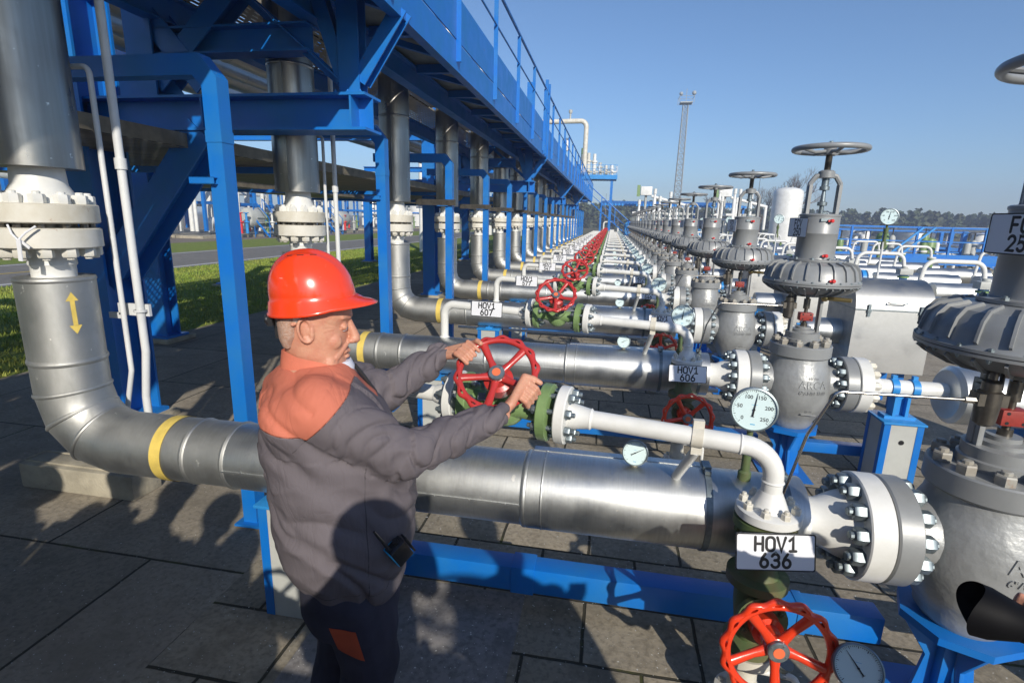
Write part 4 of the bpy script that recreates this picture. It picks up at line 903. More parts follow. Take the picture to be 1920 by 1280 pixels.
def make_lowbeam():
    t = empty('low_beam', (0,0,0), 'x', 'beam', 'blue tubes lying just above the paving')
    part('tube', MB().bb(-1.2,1.24,.155,.265,.10,.225), BLUE, t, bevel=.006); part('sleeve', MB().bb(-.36,-.25,.148,.272,.094,.231), BLUE, t, bevel=.004); part('sleeve', MB().bb(.9,.94,.15,.27,.096,.229), BLUE, t, bevel=.004)
    part('tie_tube', MB().bb(1.5,2.3,.17,.25,.12,.20), BLUE, t, bevel=.004)
    return t
lb = make_lowbeam(); lb_tree = tree(lb)
def make_out():
    t = empty('outlet_pipe', (0,0,0), 'x', 'pipe', 'white outlet pipes right of the control valves')
    f = part('flange', MB().lathe([(.13,0),(.192,0),(.1975,.005),(.1975,.078),(.192,.083),(.13,.083),(.115,.12),(.062,.19)], (1.75,0,PZ), (1,0,0), 48), WHITE, t)
    mb = MB(); bolts(mb, (1.833,0,PZ), (1,0,0), .158, 12, .0305, 0, .040, .012); part('bolts', mb, WRUST, f, ang=30)
    part('pipe', MB().cyl((1.93,0,PZ),(2.42,0,PZ),.0575,n=28), WHITE, t)
    mb = MB()
    for X in (2.03,2.16): mb.lathe([(.0575,-.022),(.067,-.022),(.067,.022),(.0575,.022)], (X,0,PZ), (1,0,0), 28, caps=False); mb.box((X,-.0,PZ+.077),(.03,.03,.03))
    part('pipe_clamp', mb, LBLUE, t); return t
op = make_out(); op_tree = tree(op)
def make_blue_tray():
    t = empty('ladder_tray', (0,0,0), 'x', 'cable tray', 'small blue perforated trays'); mb = MB()
    for s_ in (-1,1): mb.bar((1.66+s_*.035,.42,.02),(1.66+s_*.035,.42,.86),.006,.03)
    for k in range(28): mb.bb(1.63,1.69,.417,.423,.03+k*.03,.042+k*.03)
    for k in range(3): mb.bb(1.643+k*.014,1.649+k*.014,.4165,.4235,.02,.86)
    part('perforated_strip', mb, LBLUE, t, smooth=False); return t
bt = make_blue_tray(); bt_tree = tree(bt)
for i in range(NR):
    y = S*(i+1); near = i == 0; rn = rowname(i)
    for root, tr_, loc, l in ((vs_, vs_tree, (0,y,0), 'blue steel stool under the control valve of the %s' % rn), (pd, pd_tree, (-1.33,y,0), 'blue edged grey pedestal behind the man\'s legs' if near else 'blue edged grey pedestal at the left end of the %s' % rn),
                              (pe, pe_tree, (2.09,y,0), 'blue edged grey pedestal under the white outlet pipe of the %s' % rn), (lb, lb_tree, (0,y,0), 'blue square tube low over the paving below the %s' % rn), (op, op_tree, (0,y,0), 'white outlet pipe right of the control valve in the %s' % rn), (bt, bt_tree, (0,y,0), 'narrow blue perforated tray standing behind the control valve of the %s' % rn)):
        if i > 9 and root in (lb, bt): continue
        if near: root.location = loc; root['label'] = l
        else: dup(tr_, root, loc, l)
dc = MB().tube([(-1.9,S+.62,.42),(1.0,S+.62,.42)], .018, 10)
dt = tag(part('drain_line', dc, WHITE), 'x', 'pipe', 'thin white lines low between the rows')
for i in range(8):
    o = dt if i == 0 else dt.copy()
    if i: col.objects.link(o)
    o.location = (0,S*i,0); o['label'] = 'thin white horizontal line low behind the %s' % rowname(i)
ds_ = empty('drain_stub', (-.93,1.72,0), 'small white stub with a rusty flange beside the man\'s hip', 'pipe stub')
part('flange', MB().lathe([(.05,.30),(.055,.303),(.055,.335),(.05,.338)], (0,0,0), (0,0,1), 28).lathe([(.055,.35),(.055,.40),(.03,.41),(.03,.5)], (0,0,0), (0,0,1), 28), WRUST, ds_)
part('pipe', MB().cyl((0,0,.008),(0,0,.3),.02).tube(fillet([(0,0,.5),(0,0,.6),(0,.2,.6)], .05), .025, 12), WHITE, ds_)
# ------------------------------------------------------------ people
def remesh(mb, vox, it=3, fac=.5, name='body'):
    bm = bmesh.new(); vv = [bm.verts.new(v) for v in mb.v]
    for f in mb.f:
        try: bm.faces.new([vv[i] for i in f])
        except ValueError: pass
    bmesh.ops.remove_doubles(bm, verts=bm.verts, dist=1e-6); bmesh.ops.recalc_face_normals(bm, faces=bm.faces)
    me = bpy.data.meshes.new('tmp'); bm.to_mesh(me); bm.free(); o = bpy.data.objects.new('tmp', me)
    m = o.modifiers.new('r', 'REMESH'); m.mode = 'VOXEL'; m.voxel_size = vox; m.use_smooth_shade = True
    if it: s_ = o.modifiers.new('s', 'SMOOTH'); s_.iterations = it; s_.factor = fac
    r = baked(o); r.name = name; bpy.data.meshes.remove(me); r.shade_smooth(); return r
def skin_mat():
    m = mat('skin', (.58,.30,.195), .46, nscale=26, col2=(.53,.23,.15), bump=.18, bscale=140, spec=.4); p = m.node_tree.nodes['Principled BSDF']
    p.inputs['Subsurface Weight'].default_value = .12; p.inputs['Subsurface Radius'].default_value = (1,.3,.15); p.inputs['Subsurface Scale'].default_value = .006; return m
SKIN = skin_mat()
def slices(mb, S_, n=36, pw=2.3):
    """S_: (centre, x-axis, y-axis, half x, half y)"""
    vs = []; fs = []
    for (c_, x, y, hx, hy) in S_:
        for j in range(n):
            t = 2*math.pi*j/n; cs, sn = math.cos(t), math.sin(t); k = (abs(cs)**pw+abs(sn)**pw)**(-1/pw)
            vs.append(Vector(c_)+Vector(x)*hx*cs*k+Vector(y)*hy*sn*k)
    m = len(S_)
    for i in range(m-1):
        for j in range(n): fs.append((i*n+j, i*n+(j+1)%n, (i+1)*n+(j+1)%n, (i+1)*n+j))
    fs.append(tuple(range(n-1,-1,-1))); fs.append(tuple((m-1)*n+j for j in range(n))); return mb.add(vs, fs)
HPROF = [(-.130,.028,.020,.028),(-.126,.000,.052,.044),(-.117,-.012,.078,.052),(-.105,-.045,.087,.058),(-.095,-.060,.089,.063),(-.082,-.070,.085,.067),(-.070,-.076,.084,.070),(-.058,-.080,.084,.071),(-.045,-.084,.087,.072),(-.030,-.088,.087,.074),(-.012,-.091,.087,.076),(.006,-.094,.085,.077),(.020,-.097,.084,.078),(.032,-.099,.090,.078),(.045,-.101,.094,.078),(.065,-.101,.092,.077),(.09,-.095,.083,.072),(.11,-.08,.066,.060),(.125,-.05,.04,.04),(.13,-.02,.01,.015)]
def head_mb(mb, H0, az, pitch=0., sc_=1.):
    M = Matrix.Translation(H0) @ Matrix.Rotation(az, 4, 'Z') @ Matrix.Rotation(pitch, 4, 'Y') @ Matrix.Scale(sc_, 4)
    mb.T = M; X = (1,0,0); Y = (0,1,0)
    slices(mb, [(((xb+xf)/2,0,z), X, Y, (xf-xb)/2, w_) for z, xb, xf, w_ in HPROF], 40, 2.15)
    mb.caps((.083,0,.030),(.106,0,-.018),.0095,.0140); mb.sphere((.106,0,-.024),.0150,14,(1.05,1.05,.9))
    for s_ in (-1,1):
        mb.sphere((.098,s_*.0125,-.028),.0105,12,(1.2,.9,.8)); mb.caps((.088,s_*.014,.040),(.074,s_*.048,.041),.0072,.0065)      # nostril wing, brow
        mb.sphere((.050,s_*.047,-.026),.026,16,(1.1,.72,1.0)); mb.sphere((.079,s_*.031,.014),.0135,12,(.8,1.25,.85))              # cheek, eyeball
        mb.caps((.084,s_*.018,-.040),(.064,s_*.043,-.072),.008,.010)                                                       # smile fold
        mb.caps((-.035,s_*.074,.022),(-.045,s_*.083,.018),.006,.006)
        # ear
        N = 16; pth = []
        for k in range(N): t = 2*math.pi*k/N; pth.append((-.012+.0175*math.cos(t)-.006*math.sin(t), s_*(.083+.006*(-math.cos(t))), .004+.031*math.sin(t)))
        mb.tube(pth, .0048, 8, closed=True); mb.sphere((-.008,s_*.079,-.022),.0095,12,(1,.6,1.1)); mb.caps((.002,s_*.077,.010),(.004,s_*.079,-.010),.006,.006); mb.sphere((-.012,s_*.076,.004),.016,12,(.9,.35,1.4))
    mb.caps((.086,-.018,-.060),(.086,.018,-.060),.0065,.0065); mb.sphere((.090,0,-.0595),.008,10,(1,1.8,.75)); mb.sphere((.088,0,-.0755),.0085,10,(1,1.9,.8)); mb.sphere((.086,0,-.104),.015,12,(.9,1.2,.9))
    mb.sphere((.03,0,-.118),.04,14,(1.15,.95,.55)); mb.sphere((.045,.04,-.088),.028,12); mb.sphere((.045,-.04,-.088),.028,12)
    mb.T = None; return M
def hand_mb(mb, wrist, P0, T, seg, thumb, gap=.0195, rs=(.0098,.0088,.0078)):
    """seg(k)-> knuckle, pip, dip, tip"""
    wrist = Vector(wrist)
    lens = (0, 1, 1, .0)
    for i, k in enumerate((-1.5,-.5,.5,1.5)):
        K, A_, B_, C_ = seg(k*gap)
        r0, r1, r2_ = [r*(1.04,1.06,1.,.86)[i] for r in rs]
        mb.caps(wrist+(K-wrist)*.12+T*(k*.006), K, .0165, .0112); mb.caps(K, A_, r0*1.08, r0); mb.caps(A_, B_, r0, r1); mb.caps(B_, C_, r1, r2_)
    a_ = [Vector(q) for q in thumb]
    mb.caps(a_[0], a_[1], .0155, .0125); mb.caps(a_[1], a_[2], .0125, .0108); mb.caps(a_[2], a_[3], .0108, .0092)
F35 = Vector((math.cos(R(35)), math.sin(R(35)), 0)); RT = Vector((math.sin(R(35)), -math.cos(R(35)), 0)); PM = Vector((-.79,1.32,0))
def W(u, s_, z): return PM+F35*u+RT*s_+Vector((0,0,z))
def UV(p): q = p-PM; return q.dot(F35), q.dot(RT)
man = empty('person', (PM.x, PM.y, 0), 'man in orange and grey jacket and red helmet turning a valve wheel', 'person')
def mpart(name, me, m, parent=None, label=None):
    if m: me.materials.append(m)
    o = bpy.data.objects.new(name, me); col.objects.link(o); setp(o, parent or man)
    base = Matrix.Translation(-PM); o.matrix_basis = base if (parent is None) else Matrix.Identity(4)
    if label: o['label'] = label
    return o
WC = Vector((0,S,0))+bp(-.35)+VN*.262; UP_ = Vector((0,.69,.72)).normalized(); RGT = Vector((1,0,0))
def rim(deg, r=.128): q = R(deg); return WC+(RGT*math.cos(q)+UP_*math.sin(q))*r
bm_ = MB(); H0 = Vector((-.79,1.322,1.515)); HM = head_mb(bm_, H0, R(20), R(6))
bm_.caps(W(-.035,0,1.36), W(.0,0,1.46), .066, .062); bm_.caps(W(.01,0,1.36), W(.03,0,1.41), .055, .05)
TOR = [(.70,.06,.12,.145),(.80,.05,.135,.155),(.95,.05,.15,.15),(1.10,.04,.15,.16),(1.22,.02,.14,.17),(1.32,-.01,.12,.16),(1.39,-.02,.09,.11),(1.42,-.02,.06,.07)]
slices(bm_, [(W(u,0,z), F35, RT, hu, hs) for z, u, hu, hs in TOR])
shR, elR, wrR = W(-.02,.165,1.345), Vector((-.515,1.262,1.195)), Vector((-.298,1.535,1.222))
shL, elL, wrL = W(-.02,-.165,1.345), Vector((-.72,1.62,1.245)), Vector((-.562,1.772,1.343))
for A_, B_, C_ in ((shR, elR, wrR), (shL, elL, wrL)): bm_.caps(A_, B_, .052, .044); bm_.caps(B_, C_, .043, .026)
legs = [((.065,.085),(.10,.09),(.03,.10)), ((.05,-.085),(.05,-.09),(-.03,-.10))]
for (h_, k_, a_) in legs:
    bm_.caps(W(h_[0],h_[1],.74), W(k_[0],k_[1],.46), .085, .058); bm_.caps(W(k_[0],k_[1],.46), W(a_[0],a_[1],.09), .055, .04); bm_.caps(W(a_[0]-.02,a_[1],.045), W(a_[0]+.15,a_[1],.035), .04, .03)
# right hand: palm in front of the rim, fingers over the outside and behind
aR = -32; pR = rim(aR); q = R(aR); TR = -RGT*math.sin(q)+UP_*math.cos(q); RR = RGT*math.cos(q)+UP_*math.sin(q)
def segR(d): b_ = pR+TR*d; return b_+VN*.030-RR*.014, b_+VN*.023+RR*.026, b_-VN*.004+RR*.034, b_-VN*.024+RR*.014
hand_mb(bm_, wrR, pR, TR, segR, (wrR+(pR-wrR)*.25+TR*.016+VN*.01, pR+TR*.034+VN*.034-RR*.028, pR+TR*.050+VN*.022-RR*.004, pR+TR*.054+VN*.016+RR*.020))
aL = 146; pL = rim(aL); q = R(aL); TL = RGT*math.sin(q)-UP_*math.cos(q); RL = RGT*math.cos(q)+UP_*math.sin(q)
def segL(d): b_ = pL+TL*d*1.02-TL*.012; return b_+RL*.034-VN*.006, b_+RL*.022+VN*.026, b_-RL*.012+VN*.030, b_-RL*.030+VN*.017
hand_mb(bm_, wrL, pL, TL, segL, (wrL+(pL-wrL)*.25+TL*.02-VN*.004, pL+TL*.040+RL*.022-VN*.012, pL+TL*.046+RL*.006+VN*.010, pL+TL*.044-RL*.012+VN*.016))
me = remesh(bm_, .0026, 4, .5, 'body')
for v in me.vertices:     # pores and small creases, eye and mouth lines
    L_ = HM.inverted() @ v.co
    if L_.z > -.14 and L_.length < .2:
        if L_.x > .05:
            for s_ in (-1, 1):
                d = math.hypot((L_.y-s_*.032)/1.6, L_.z-.011+.12*(abs(L_.y)-.03)); v.co -= F35*.0032*math.exp(-(d/.0032)**2)
            if abs(L_.y) < .032: v.co -= F35*.0035*math.exp(-((L_.z+.068-.28*abs(L_.y))/.0024)**2)
            v.co -= F35*.0011*math.exp(-((L_.z-.055)/.0025)**2)+F35*.0011*math.exp(-((L_.z-.066)/.0022)**2)
            dcr = abs((abs(L_.y)-.034)-(-L_.z-.045)*.55)
            if -.085 < L_.z < -.035 and L_.x < .095: v.co -= F35*.0028*math.exp(-(dcr/.0032)**2)
        if .03 < L_.x < .075 and L_.z > -.01:
            for k in (-1,0,1): v.co += RT*(-.0011 if L_.y < 0 else .0011)*math.exp(-((L_.z-.012-k*.35*(.075-L_.x))/.0016)**2)
body = mpart('body', me, SKIN)
# short grey hair at the nape and temple
HAIRM = mat('grey_hair', (.44,.25,.17), .8, nscale=190, col2=(.50,.36,.29), bump=.6, bscale=300)
hb = MB(); hb.T = HM
slices(hb, [(((xb+xf)/2-.002,0,z), (1,0,0), (0,1,0), (xf-xb)/2, w_+.0018) for z, xb, xf, w_ in [(-.055,-.078,-.040,.060),(-.035,-.0885,-.032,.0695),(-.02,-.092,-.022,.0745),(.006,-.0965,-.018,.0765),(.032,-.101,.012,.0785),(.05,-.103,.03,.079),(.08,-.10,.03,.075)]], 40, 2.15); hb.T = None
mpart('hair', remesh(hb, .003, 2, .5, 'hair'), HAIRM)
# eyes
def eye():
    for s_ in (-1,1):
        mb = MB(); mb.T = HM; mb.sphere((.0765,s_*.031,.0115),.0118,16); mb.T = None; o = part('eye', mb, SIGNW, man); o.matrix_basis = Matrix.Translation(-PM)
        mb = MB(); mb.T = HM; mb.sphere((.0872,s_*.0305,.0108),.0035,10,(.6,1,.6)); mb.T = None; k = part('iris', mb, BLACK, o)
eye()
# jacket
def ridged(p, f): return 1-abs(noise.noise(Vector(p)*f))*2
def cloth_mat():
    m = bpy.data.materials.new('jacket_cloth'); m.use_nodes = True; n = m.node_tree; L = n.links; p = n.nodes['Principled BSDF']; p.inputs['Roughness'].default_value = .78; p.inputs['Specular IOR Level'].default_value = .25
    at = n.nodes.new('ShaderNodeAttribute'); at.attribute_name = 'panel'; mr = n.nodes.new('ShaderNodeMapRange'); mr.inputs[1].default_value = -.0008; mr.inputs[2].default_value = .0008; L.new(at.outputs['Fac'], mr.inputs[0])
    mx = n.nodes.new('ShaderNodeMix'); mx.data_type = 'RGBA'; mx.inputs[6].default_value = (.160,.140,.152,1); mx.inputs[7].default_value = (.66,.20,.125,1); L.new(mr.outputs[0], mx.inputs[0])
    tc = n.nodes.new('ShaderNodeTexCoord'); t = n.nodes.new('ShaderNodeTexNoise'); t.inputs['Scale'].default_value = 7; t.inputs['Detail'].default_value = 8; L.new(tc.outputs['Object'], t.inputs[0])
    m2 = n.nodes.new('ShaderNodeMix'); m2.data_type = 'RGBA'; m2.blend_type = 'MULTIPLY'; m2.inputs[0].default_value = .35; L.new(mx.outputs[2], m2.inputs[6]); L.new(t.outputs[0], m2.inputs[7]); L.new(m2.outputs[2], p.inputs['Base Color'])
    # seam: thin dark stitch line next to the panel edge
    sb = n.nodes.new('ShaderNodeMath'); sb.operation = 'ABSOLUTE'; L.new(at.outputs['Fac'], sb.inputs[0]); sm = n.nodes.new('ShaderNodeMapRange'); sm.inputs[1].default_value = .0; sm.inputs[2].default_value = .003; L.new(sb.outputs[0], sm.inputs[0])
    b0 = n.nodes.new('ShaderNodeBump'); b0.inputs['Strength'].default_value = .7; b0.inputs['Distance'].default_value = .003; L.new(sm.outputs[0], b0.inputs['Height'])
    fn = n.nodes.new('ShaderNodeTexNoise'); fn.inputs['Scale'].default_value = 7.5; fn.inputs['Detail'].default_value = 3; fn.inputs['Distortion'].default_value = .9; mpf = n.nodes.new('ShaderNodeMapping'); mpf.inputs['Rotation'].default_value = (.5,.6,.4); mpf.inputs['Scale'].default_value = (1.7,1.7,.45); L.new(tc.outputs['Object'], mpf.inputs[0]); L.new(mpf.outputs[0], fn.inputs[0])
    fa = n.nodes.new('ShaderNodeMath'); fa.operation = 'SUBTRACT'; fa.inputs[1].default_value = .5; L.new(fn.outputs[0], fa.inputs[0]); fb = n.nodes.new('ShaderNodeMath'); fb.operation = 'ABSOLUTE'; L.new(fa.outputs[0], fb.inputs[0]); fc_ = n.nodes.new('ShaderNodeMath'); fc_.operation = 'POWER'; fc_.inputs[1].default_value = .6; L.new(fb.outputs[0], fc_.inputs[0])
    b9 = n.nodes.new('ShaderNodeBump'); b9.inputs['Strength'].default_value = .22; b9.inputs['Distance'].default_value = .022; L.new(fc_.outputs[0], b9.inputs['Height']); L.new(b9.outputs[0], b0.inputs['Normal'])
    sa = n.nodes.new('ShaderNodeAttribute'); sa.attribute_name = 'seam'; sr_ = n.nodes.new('ShaderNodeMapRange'); sr_.inputs[1].default_value = .0008; sr_.inputs[2].default_value = .0022; sr_.inputs[3].default_value = .45; sr_.inputs[4].default_value = 1.; L.new(sa.outputs['Fac'], sr_.inputs[0]); m3_ = n.nodes.new('ShaderNodeMix'); m3_.data_type = 'RGBA'; m3_.blend_type = 'MULTIPLY'; m3_.inputs[0].default_value = 1; L.new(m2.outputs[2], m3_.inputs[6]); L.new(sr_.outputs[0], m3_.inputs[7]); L.new(m3_.outputs[2], p.inputs['Base Color'])
    wv = n.nodes.new('ShaderNodeTexNoise'); wv.inputs['Scale'].default_value = 420; L.new(tc.outputs['Object'], wv.inputs[0]); b1 = n.nodes.new('ShaderNodeBump'); b1.inputs['Strength'].default_value = .22; b1.inputs['Distance'].default_value = .002; L.new(wv.outputs[0], b1.inputs['Height']); L.new(b0.outputs[0], b1.inputs['Normal']); L.new(b1.outputs[0], p.inputs['Normal']); return m
CLOTH = cloth_mat(); CLOTHB = mat('navy_trousers', (.032,.032,.055), .8, nscale=8, namt=.35, bump=.15, bscale=300)
JT = [(.710,.065,.135,.165),(.725,.068,.150,.18),(.76,.066,.168,.192),(.82,.06,.200,.212),(.92,.055,.212,.222),(1.02,.055,.214,.222),(1.12,.045,.206,.215),(1.20,.028,.192,.210),(1.28,.01,.170,.205),(1.335,-.01,.140,.188),(1.375,-.016,.114,.150),(1.405,-.014,.094,.108),(1.42,-.01,.085,.085)]
jb = MB(); slices(jb, [(W(u,0,z), F35, RT, hu, hs) for z, u, hu, hs in JT], 48, 2.4)
for A_, B_, C_ in ((shR, elR, wrR), (shL, elL, wrL)):
    A2 = A_+Vector((0,0,-.012)); jb.caps(W(-.02,.05 if A_ is shR else -.05,1.345), A2, .074, .078); jb.caps(W(0,.06 if A_ is shR else -.06,1.26), A2.lerp(B_,.25), .10, .078); E_ = B_.lerp(C_, .93); jb.caps(A2, B_+Vector((0,0,-.012)), .088, .077); jb.caps(B_+Vector((0,0,-.012)), E_, .072, .052); d_ = (C_-B_).normalized(); jb.caps(E_-d_*.012, E_+d_*.008, .047, .040)
jb.caps(W(-.07,.118,1.29), W(.05,.118,1.29), .095, .09); jb.caps(W(-.07,-.118,1.29), W(.05,-.118,1.29), .095, .09)
m0 = remesh(jb, .013, 26, .5, 'tmp'); jb = MB(); jb.add([v.co for v in m0.vertices], [tuple(p.vertices) for p in m0.polygons]); me = remesh(jb, .0055, 6, .5, 'jacket')
nor = [v.normal.copy() for v in me.vertices]; att = me.attributes.new('panel', 'FLOAT', 'POINT'); at2 = me.attributes.new('seam', 'FLOAT', 'POINT')
def seg_t(p, a_, b_): d = b_-a_; t = max(0., min(1., (p-a_).dot(d)/d.length_squared)); return t, (p-(a_+d*t)).length
sleeve_w = []
for i, v in enumerate(me.vertices):
    p = v.co.copy(); u, s_ = UV(p)
    w1 = 0.; armd = 9; prj = 9
    for (A_, B_, C_) in ((shR, elR, wrR), (shL, elL, wrL)):
        t1, d1 = seg_t(p, A_, B_); t2, d2 = seg_t(p, B_, C_)
        pj = (p-A_).dot((B_-A_).normalized())
        if min(d1, d2) < armd: armd = min(d1, d2); prj = pj if d1 < d2 or t2 <= 0 else .3; tt = (t1, t2, d1 < d2); ax = (A_, B_, C_)
    n_ = nor[i]; isarm = armd < .095 and prj > .0
    amp = 0.
    f1 = ridged(p*1.0+Vector((3,1,7)), 7.); f2 = ridged(Vector((p.x*6, p.y*6, p.z*11)), 1.4); f3 = noise.noise(p*26)
    if isarm:
        if tt[2]: L_ = (p-ax[0]).dot((ax[1]-ax[0]).normalized()); ph = L_*38
        else: L_ = (p-ax[1]).dot((ax[2]-ax[1]).normalized()); ph = L_*46+3
        d_ = (ax[1]-ax[0] if tt[2] else ax[2]-ax[1]).normalized(); e1 = d_.cross(Vector((0,0,1))).normalized(); ring_ = noise.noise(Vector((ph*.36+n_.dot(e1)*.9, n_.z*.75, n_.dot(e1)*.75+(0 if tt[2] else 5))))
        near_el = math.exp(-((p-ax[1]).length/.11)**2); near_cf = math.exp(-((p-ax[2]).length/.085)**2)
        amp = -.014*max(0,1-abs(ring_)*4.2)**1.3*(.35+1.0*near_el+.8*near_cf)+.014*ring_*(.5+near_el+near_cf)+.0012*f3
        fd_ = min(1, max(0, prj/.09)) if tt[2] else 1; amp *= fd_*fd_*(3-2*fd_)
        amp += .0022*math.sin(ph*2.6+4*noise.noise(p*9))*(near_cf+.35*near_el)
    else:
        q_ = u*.62+p.z*.78; r_2 = u*.78-p.z*.62; dg = noise.noise(Vector((q_*9.5+.6*noise.noise(p*5), r_2*2.1, s_*1.6+(3 if s_ > 0 else 9)))); amp = -.015*max(0,1-abs(dg)*3.8)**1.4+.013*dg+.004*f2+.002*f3
        amp += .006*math.sin(u*34+s_*20+4*noise.noise(p*4))*max(0, 1-abs(p.z-.72)/.07)
        if p.z > 1.2: amp *= .55
    v.co = p+n_*(amp+.001)
    zl = 1.262+.03*max(-1, min(1, -u/.15)) - .0
    if u > .02: zl += (u-.02)*.6
    sd_ = p.z-zl
    if armd < .14: sd_ = min(sd_, .030-prj+ (p.z-1.30)*.25)
    if p.z < 1.05: sd_ = min(sd_, -.05)
    att.data[i].value = sd_; sm1 = abs(.030-prj+(p.z-1.30)*.25) if armd < .13 else 1.; sm2 = abs(u-.085) if (s_ > .08 and armd > .085 and p.z < 1.2) else 1.; sm3 = abs(p.z-.775-.004*math.sin(u*40)) if armd > .085 else 1.; at2.data[i].value = min(sm1, sm2, sm3, abs(sd_) if sd_ > -.02 else 1.)
me.update(); jk = mpart('jacket', me, CLOTH)
# collar
mb = MB(); n = 40; vs = []; fs = []
cl = [(.078,.076,1.385,.0),(.076,.073,1.425,.004),(.073,.068,1.452,.008),(.079,.074,1.456,.010),(.087,.083,1.425,.004),(.090,.088,1.375,.0)]
for (ru, rs_, z, o_) in cl:
    for j in range(n):
        t = 2*math.pi*j/n; k = (1+math.cos(t))/2; zz = z-.070*k**1.3+.003*math.sin(5*t); rr_ = 1+.03*math.sin(3*t+z*50)
        vs.append(W(-.012+ru*math.cos(t)*rr_+.028*k, rs_*math.sin(t)*rr_, zz))
m_ = len(cl); mb.add(vs, [(i*n+j, i*n+(j+1)%n, ((i+1)%m_)*n+(j+1)%n, ((i+1)%m_)*n+j) for i in range(m_) for j in range(n)])
ORC = mat('orange_cloth', (.64,.18,.105), .8, nscale=8, namt=.2, bump=.2, bscale=420)
cm = mb.mesh('collar'); mpart('collar', cm, ORC)
mb = MB(); mb.tube([W(.098,.012,1.400), W(.125,.008,1.36), W(.155,.006,1.31), W(.185,.004,1.22), W(.215,.004,1.10), W(.245,.004,.98), W(.232,.004,.80)], .006, 8); zp = mb.mesh('zip'); mpart('zip', zp, RUBBER)
mb = MB(); slices(mb, [(W(.045,0,1.37), F35, RT, .052,.05),(W(.050,0,1.40), F35, RT, .050,.05),(W(.047,0,1.418), F35, RT, .044,.048)], 24); mpart('shirt', mb.mesh('shirt'), mat('pale_shirt', (.62,.64,.72), .8))
# trousers and shoes
tb = MB(); slices(tb, [(W(.055,0,z), F35, RT, hu, hs) for z, hu, hs in ((.60,.13,.16),(.66,.148,.175),(.72,.152,.178),(.80,.15,.17),(.88,.14,.16))], 36)
for (h_, k_, a_) in legs: tb.caps(W(h_[0],h_[1],.70), W(k_[0],k_[1],.45), .108, .088); tb.caps(W(k_[0],k_[1],.45), W(a_[0],a_[1],.13), .086, .076)
me = remesh(tb, .0075, 6, .5, 'trousers')
_n = [v.normal.copy() for v in me.vertices]
for v, n_ in zip(me.vertices, _n):
    p = v.co; p_ = p+n_*(.010*noise.noise(Vector((p.x*6,p.y*6,p.z*10)))+.005*ridged(p, 8)*.6); v.co = p_
tr = mpart('trousers', me, CLOTHB)
mb = MB()
for (h_, k_, a_) in legs: slices(mb, [(W(a_[0]+.05,a_[1],.003), F35, RT, .145,.052),(W(a_[0]+.05,a_[1],.03), F35, RT, .145,.054),(W(a_[0]+.04,a_[1],.06), F35, RT, .13,.05),(W(a_[0]+.01,a_[1],.10), F35, RT, .08,.047),(W(a_[0],a_[1],.14), F35, RT, .06,.046)], 28)
mpart('shoes', mb.mesh('shoes'), RUBBER)
from mathutils.bvhtree import BVHTree
def drape(me, poly, nu, off, name, m, thick=.003):
    """a cloth patch laid on the man's near side; poly is a quad of (u, z) corners"""
    bv = BVHTree.FromPolygons([v.co.copy() for v in me.vertices], [tuple(p.vertices) for p in me.polygons]); vs = []
    (a0, a1, a2, a3) = [Vector(p) for p in poly]
    for i in range(nu+1):
        for j in range(nu+1):
            s_, t_ = i/nu, j/nu; q = (a0*(1-s_)+a1*s_)*(1-t_)+(a3*(1-s_)+a2*s_)*t_
            o = W(q.x, .6, q.y); h = bv.ray_cast(o, -RT); vs.append((h[0] if h[0] else W(q.x,.15,q.y))+RT*off)
    mb = MB(); k = nu+1; mb.add(vs, [(i*k+j, (i+1)*k+j, (i+1)*k+j+1, i*k+j+1) for i in range(nu) for j in range(nu)])
    r_ = mb.mesh(name); return r_
mpart('pocket_flap', drape(tr.data, [(-.025,.675),(.045,.655),(.068,.545),(-.002,.585)], 8, .004, 'pocket_flap', None), mat('rust_orange_cloth', (.42,.07,.025), .8, nscale=8, namt=.2))
PKM = mat('jacket_grey_cloth', (.095,.085,.095), .8, nscale=8, namt=.2)
# helmet
HT = Matrix.Translation(H0) @ Matrix.Rotation(R(21), 4, 'Z') @ Matrix.Translation((-.002,0,.083)) @ Matrix.Rotation(R(-3), 4, 'Y')
mb = MB(); mb.T = HT; n = 72; vs = []; rows = 22
def hel(phi, k, grow=0.):
    cphi = math.cos(phi); a_ = .110+grow; b_ = .098+grow; h_ = .122+grow
    t = k/(rows-5)
    if t <= 1:
        th = math.pi/2*t; rr_ = math.sin(th)**.90; z = h_*math.cos(th)**.92; x = a_*rr_*math.cos(phi)*(1.0-.10*(1-t)*0); y = b_*rr_*math.sin(phi)
        x -= .010*(z/h_)
        z += .007*math.exp(-(y/.022)**2)*(1-t)**.2*(1 if t < .8 else 0)
        z += .004*math.exp(-((abs(y)-.045)/.012)**2)*(1 if .1 < t < .75 else 0)
        return x, y, z
    e = k-(rows-5); fr = max(0., cphi); pk = max(0., (cphi-.42)/.58)**.75
    fl = [0,.004,.007,.0105,.011][e]; dz = [0,-.004,-.018,-.021,-.026][e]; px = [0,.0,.016,.034,.048][e]*pk
    if e >= 2: dz -= .010*(1-fr)**1.5*(1 if cphi < .4 else .6)-.004*pk
    if cphi < 0: dz -= .006*(-cphi)*(e/4)
    return (a_+fl)*math.cos(phi)+px, (b_+fl)*math.sin(phi), dz+pk*(-.002*e)+pk*.006
for k in range(1, rows):
    for j in range(n): vs.append(hel(2*math.pi*j/n, k))
vs.append((-.010,0,.129)); top_i = len(vs)-1; fs = [(i*n+j, i*n+(j+1)%n, (i+1)*n+(j+1)%n, (i+1)*n+j) for i in range(rows-2) for j in range(n)]+[(top_i, (j+1)%n, j) for j in range(n)]
mb.add(vs, fs); mb.T = None; hm = mb.mesh('helmet', ang=60)
